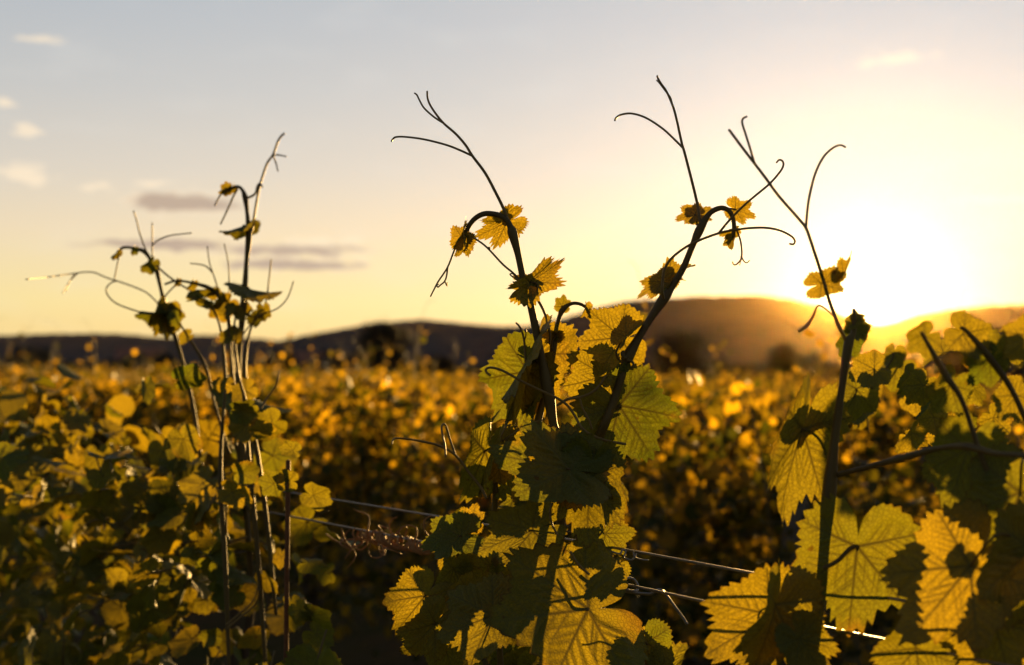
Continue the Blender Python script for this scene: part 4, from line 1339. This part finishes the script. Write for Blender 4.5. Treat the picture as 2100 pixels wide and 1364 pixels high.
row_wires(1, (0.735, 1.20), 'trellis wire strung through the leaves of the second row of vines')
row_wires(2, (0.735, 1.20), 'trellis wire strung through the leaves of the third row of vines')


def wooden_post(k, t, h=1.3):
    g = Geo()
    p = rowpt(t, k, 0, .03)
    g.add(*tube(np.array([[p[0], p[1], z, r] for z, r in ((-.1, .036), (.4, .036), (.9, .035), (h, .034), (h + .01, .028))]), 10, 4, False))
    o = link('wooden_post', g.build('wooden_post', (M_WOOD,)))
    tag(o, 'weathered wooden post standing among the vines of the %s row behind' % ORD[k], 'post', 'wooden posts in the rows behind')


for k, t in ((1, 1.77), (1, 7.2), (2, 3.0), (2, 8.5), (2, 14), (3, 5), (3, 11), (3, 17)):
    wooden_post(k, t)


# ------------------------------------------------------------------ trees at the end of the field
def tree(px, base_d, top_y, width_px, seed, label, squash=1.0):
    rng = np.random.default_rng(seed)
    x = (px - 1050) / FPX * base_d
    h = EYE + (745 - top_y) / FPX * base_d
    w = width_px / FPX * base_d / 2
    root = empty('tree', (x, base_d, 0))
    tag(root, label, 'tree', 'trees at the end of the field')
    g = Geo()
    g.add(*tube(np.array([[0, 0, -.1, .24], [.05, 0, h * .25, .18], [-.05, .05, h * .5, .13], [.1, 0, h * .8, .05]]), 8, 5))
    for i in range(8):
        a = i * 2.4; z0 = h * rng.uniform(.22, .6)
        g.add(*tube(np.array([[0, 0, z0, .09], [w * .35 * math.cos(a), w * .35 * math.sin(a), z0 + h * .12, .06], [w * .75 * math.cos(a), w * .75 * math.sin(a), z0 + h * .2, .025]]), 6, 4))
    link('trunk', g.build('trunk', (M_TRUNK,)), root)
    # crown: clumps of leaves of uneven size
    Ps = []
    nc = 70
    for i in range(nc):
        a = rng.uniform(0, 6.28); r = math.sqrt(rng.random()) * w * .85
        zz = h * rng.uniform(.22, .95)
        lim = math.sqrt(max(0.05, 1 - ((zz / h - .55) / .5) ** 2))
        c = np.array((r * lim * math.cos(a), r * lim * math.sin(a), zz))
        m = rng.integers(90, 170)
        Ps.append(c + rng.normal(0, 1, (m, 3)) * np.array((.16, .16, .12)) * w * rng.uniform(.7, 1.4))
    P = np.concatenate(Ps)
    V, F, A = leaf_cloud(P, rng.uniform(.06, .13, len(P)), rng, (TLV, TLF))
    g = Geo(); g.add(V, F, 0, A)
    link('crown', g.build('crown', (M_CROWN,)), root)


tree(790, 95, 666, 128, 1, 'dark round tree at the field end, between the left vine and the central vine')
tree(1392, 100, 683, 122, 2, 'broad dark tree below the big hill, right of the central vine')
tree(1604, 105, 706, 62, 3, 'small dark tree below the big hill, left of the low sun')
tree(1056, 110, 710, 52, 4, 'small dark tree just left of the central vine, under the hill')
tree(575, 105, 722, 70, 5, 'low dark tree right of the tall left shoots')
tree(902, 120, 735, 60, 6, 'lowest dark shrubby tree between the round tree and the central vine')
tree(1985, 90, 690, 130, 7, 'dark tree behind the leaves at the right edge')
tree(330, 130, 728, 70, 8, 'low dark tree behind the long left tendrils')
tree(60, 120, 715, 110, 9, 'dark tree at the far left edge below the low hill')


def belt():
    """woods at the foot of the hills"""
    rng = np.random.default_rng(14)
    n = 16000
    az = rng.uniform(-.5, .5, n)
    d = rng.uniform(125, 300, n)
    z = rng.beta(1.4, 1.6, n) * (1.7 + .7 * np.sin(az * 40) + .6 * np.sin(az * 97 + 1))
    P = np.stack((np.tan(az) * d, d, np.maximum(z, 0.1)), 1)
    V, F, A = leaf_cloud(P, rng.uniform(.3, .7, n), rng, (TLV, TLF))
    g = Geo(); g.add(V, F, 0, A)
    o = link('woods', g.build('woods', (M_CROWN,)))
    tag(o, 'low dark belt of bushes along the foot of the hills', 'woods', None, 'stuff')


belt()


def box(x0, x1, y0, y1, z0, z1):
    V = np.array([[x, y, z] for z in (z0, z1) for y in (y0, y1) for x in (x0, x1)], float)
    F = np.array([[0, 2, 3, 1], [4, 5, 7, 6], [0, 1, 5, 4], [2, 6, 7, 3], [0, 4, 6, 2], [1, 3, 7, 5]])
    return V, F


def house(px, d, w, h, label, rz):
    x = (px - 1050) / FPX * d
    root = empty('house', (x, d, 0), rz)
    tag(root, label, 'house', 'white houses below the hills')
    g = Geo(); g.add(*box(-w / 2, w / 2, -3, 3, -.2, h))
    gv = np.array([[-w / 2, -3, h], [w / 2, -3, h], [-w / 2, 3, h], [w / 2, 3, h], [-w / 2, 0, h + 2], [w / 2, 0, h + 2]])
    g.add(gv, np.array([[0, 2, 4], [1, 5, 3]]))
    link('wall', g.build('wall', (M_HOUSE,), False), root)
    g = Geo()
    for s in (-1, 1):
        V = np.array([[-w / 2 - .3, s * 3.4, h - .2], [w / 2 + .3, s * 3.4, h - .2], [w / 2 + .3, 0, h + 2.08], [-w / 2 - .3, 0, h + 2.08]])
        V = np.vstack((V, V + (0, 0, .16)))
        g.add(V, np.array([[0, 1, 2, 3], [4, 7, 6, 5], [0, 4, 5, 1], [1, 5, 6, 2], [2, 6, 7, 3], [3, 7, 4, 0]]))
    link('roof', g.build('roof', (M_ROOF,), False), root)
    for i in (-1, 1):
        g = Geo(); g.add(*box(i * w * .25 - .5, i * w * .25 + .5, -3.03, -2.95, h * .4, h * .4 + 1.2))
        link('window', g.build('window', (M_GLASS,), False), root)


house(288, 230, 7, 1.9, 'pale house far behind the left vine, at the foot of the low hill', .2)
house(636, 250, 7, 1.5, 'pale house far off right of the left vine, at the hill foot', -.3)


# ------------------------------------------------------------------ air
def haze():
    m, t = mat('glow_haze')
    out = nd(t, 'ShaderNodeOutputMaterial')
    pv = nd(t, 'ShaderNodeVolumePrincipled')
    pv.inputs['Color'].default_value = (0.95, 0.66, 0.24, 1)  # orange tint and forward scatter added for the sun flare's glow on the hills
    pv.inputs['Density'].default_value = 0.0000046
    pv.inputs['Anisotropy'].default_value = 0.93
    t.links.new(pv.outputs[0], out.inputs['Volume'])
    g = Geo(); g.add(*box(-5400, 5400, -5400, 5400, -6, 150))
    o = link('haze', g.build('haze', (m,), False))
    tag(o, 'thin haze over the field, tinted golden for the sun flare on the hills', 'haze', None, 'stuff')


haze()
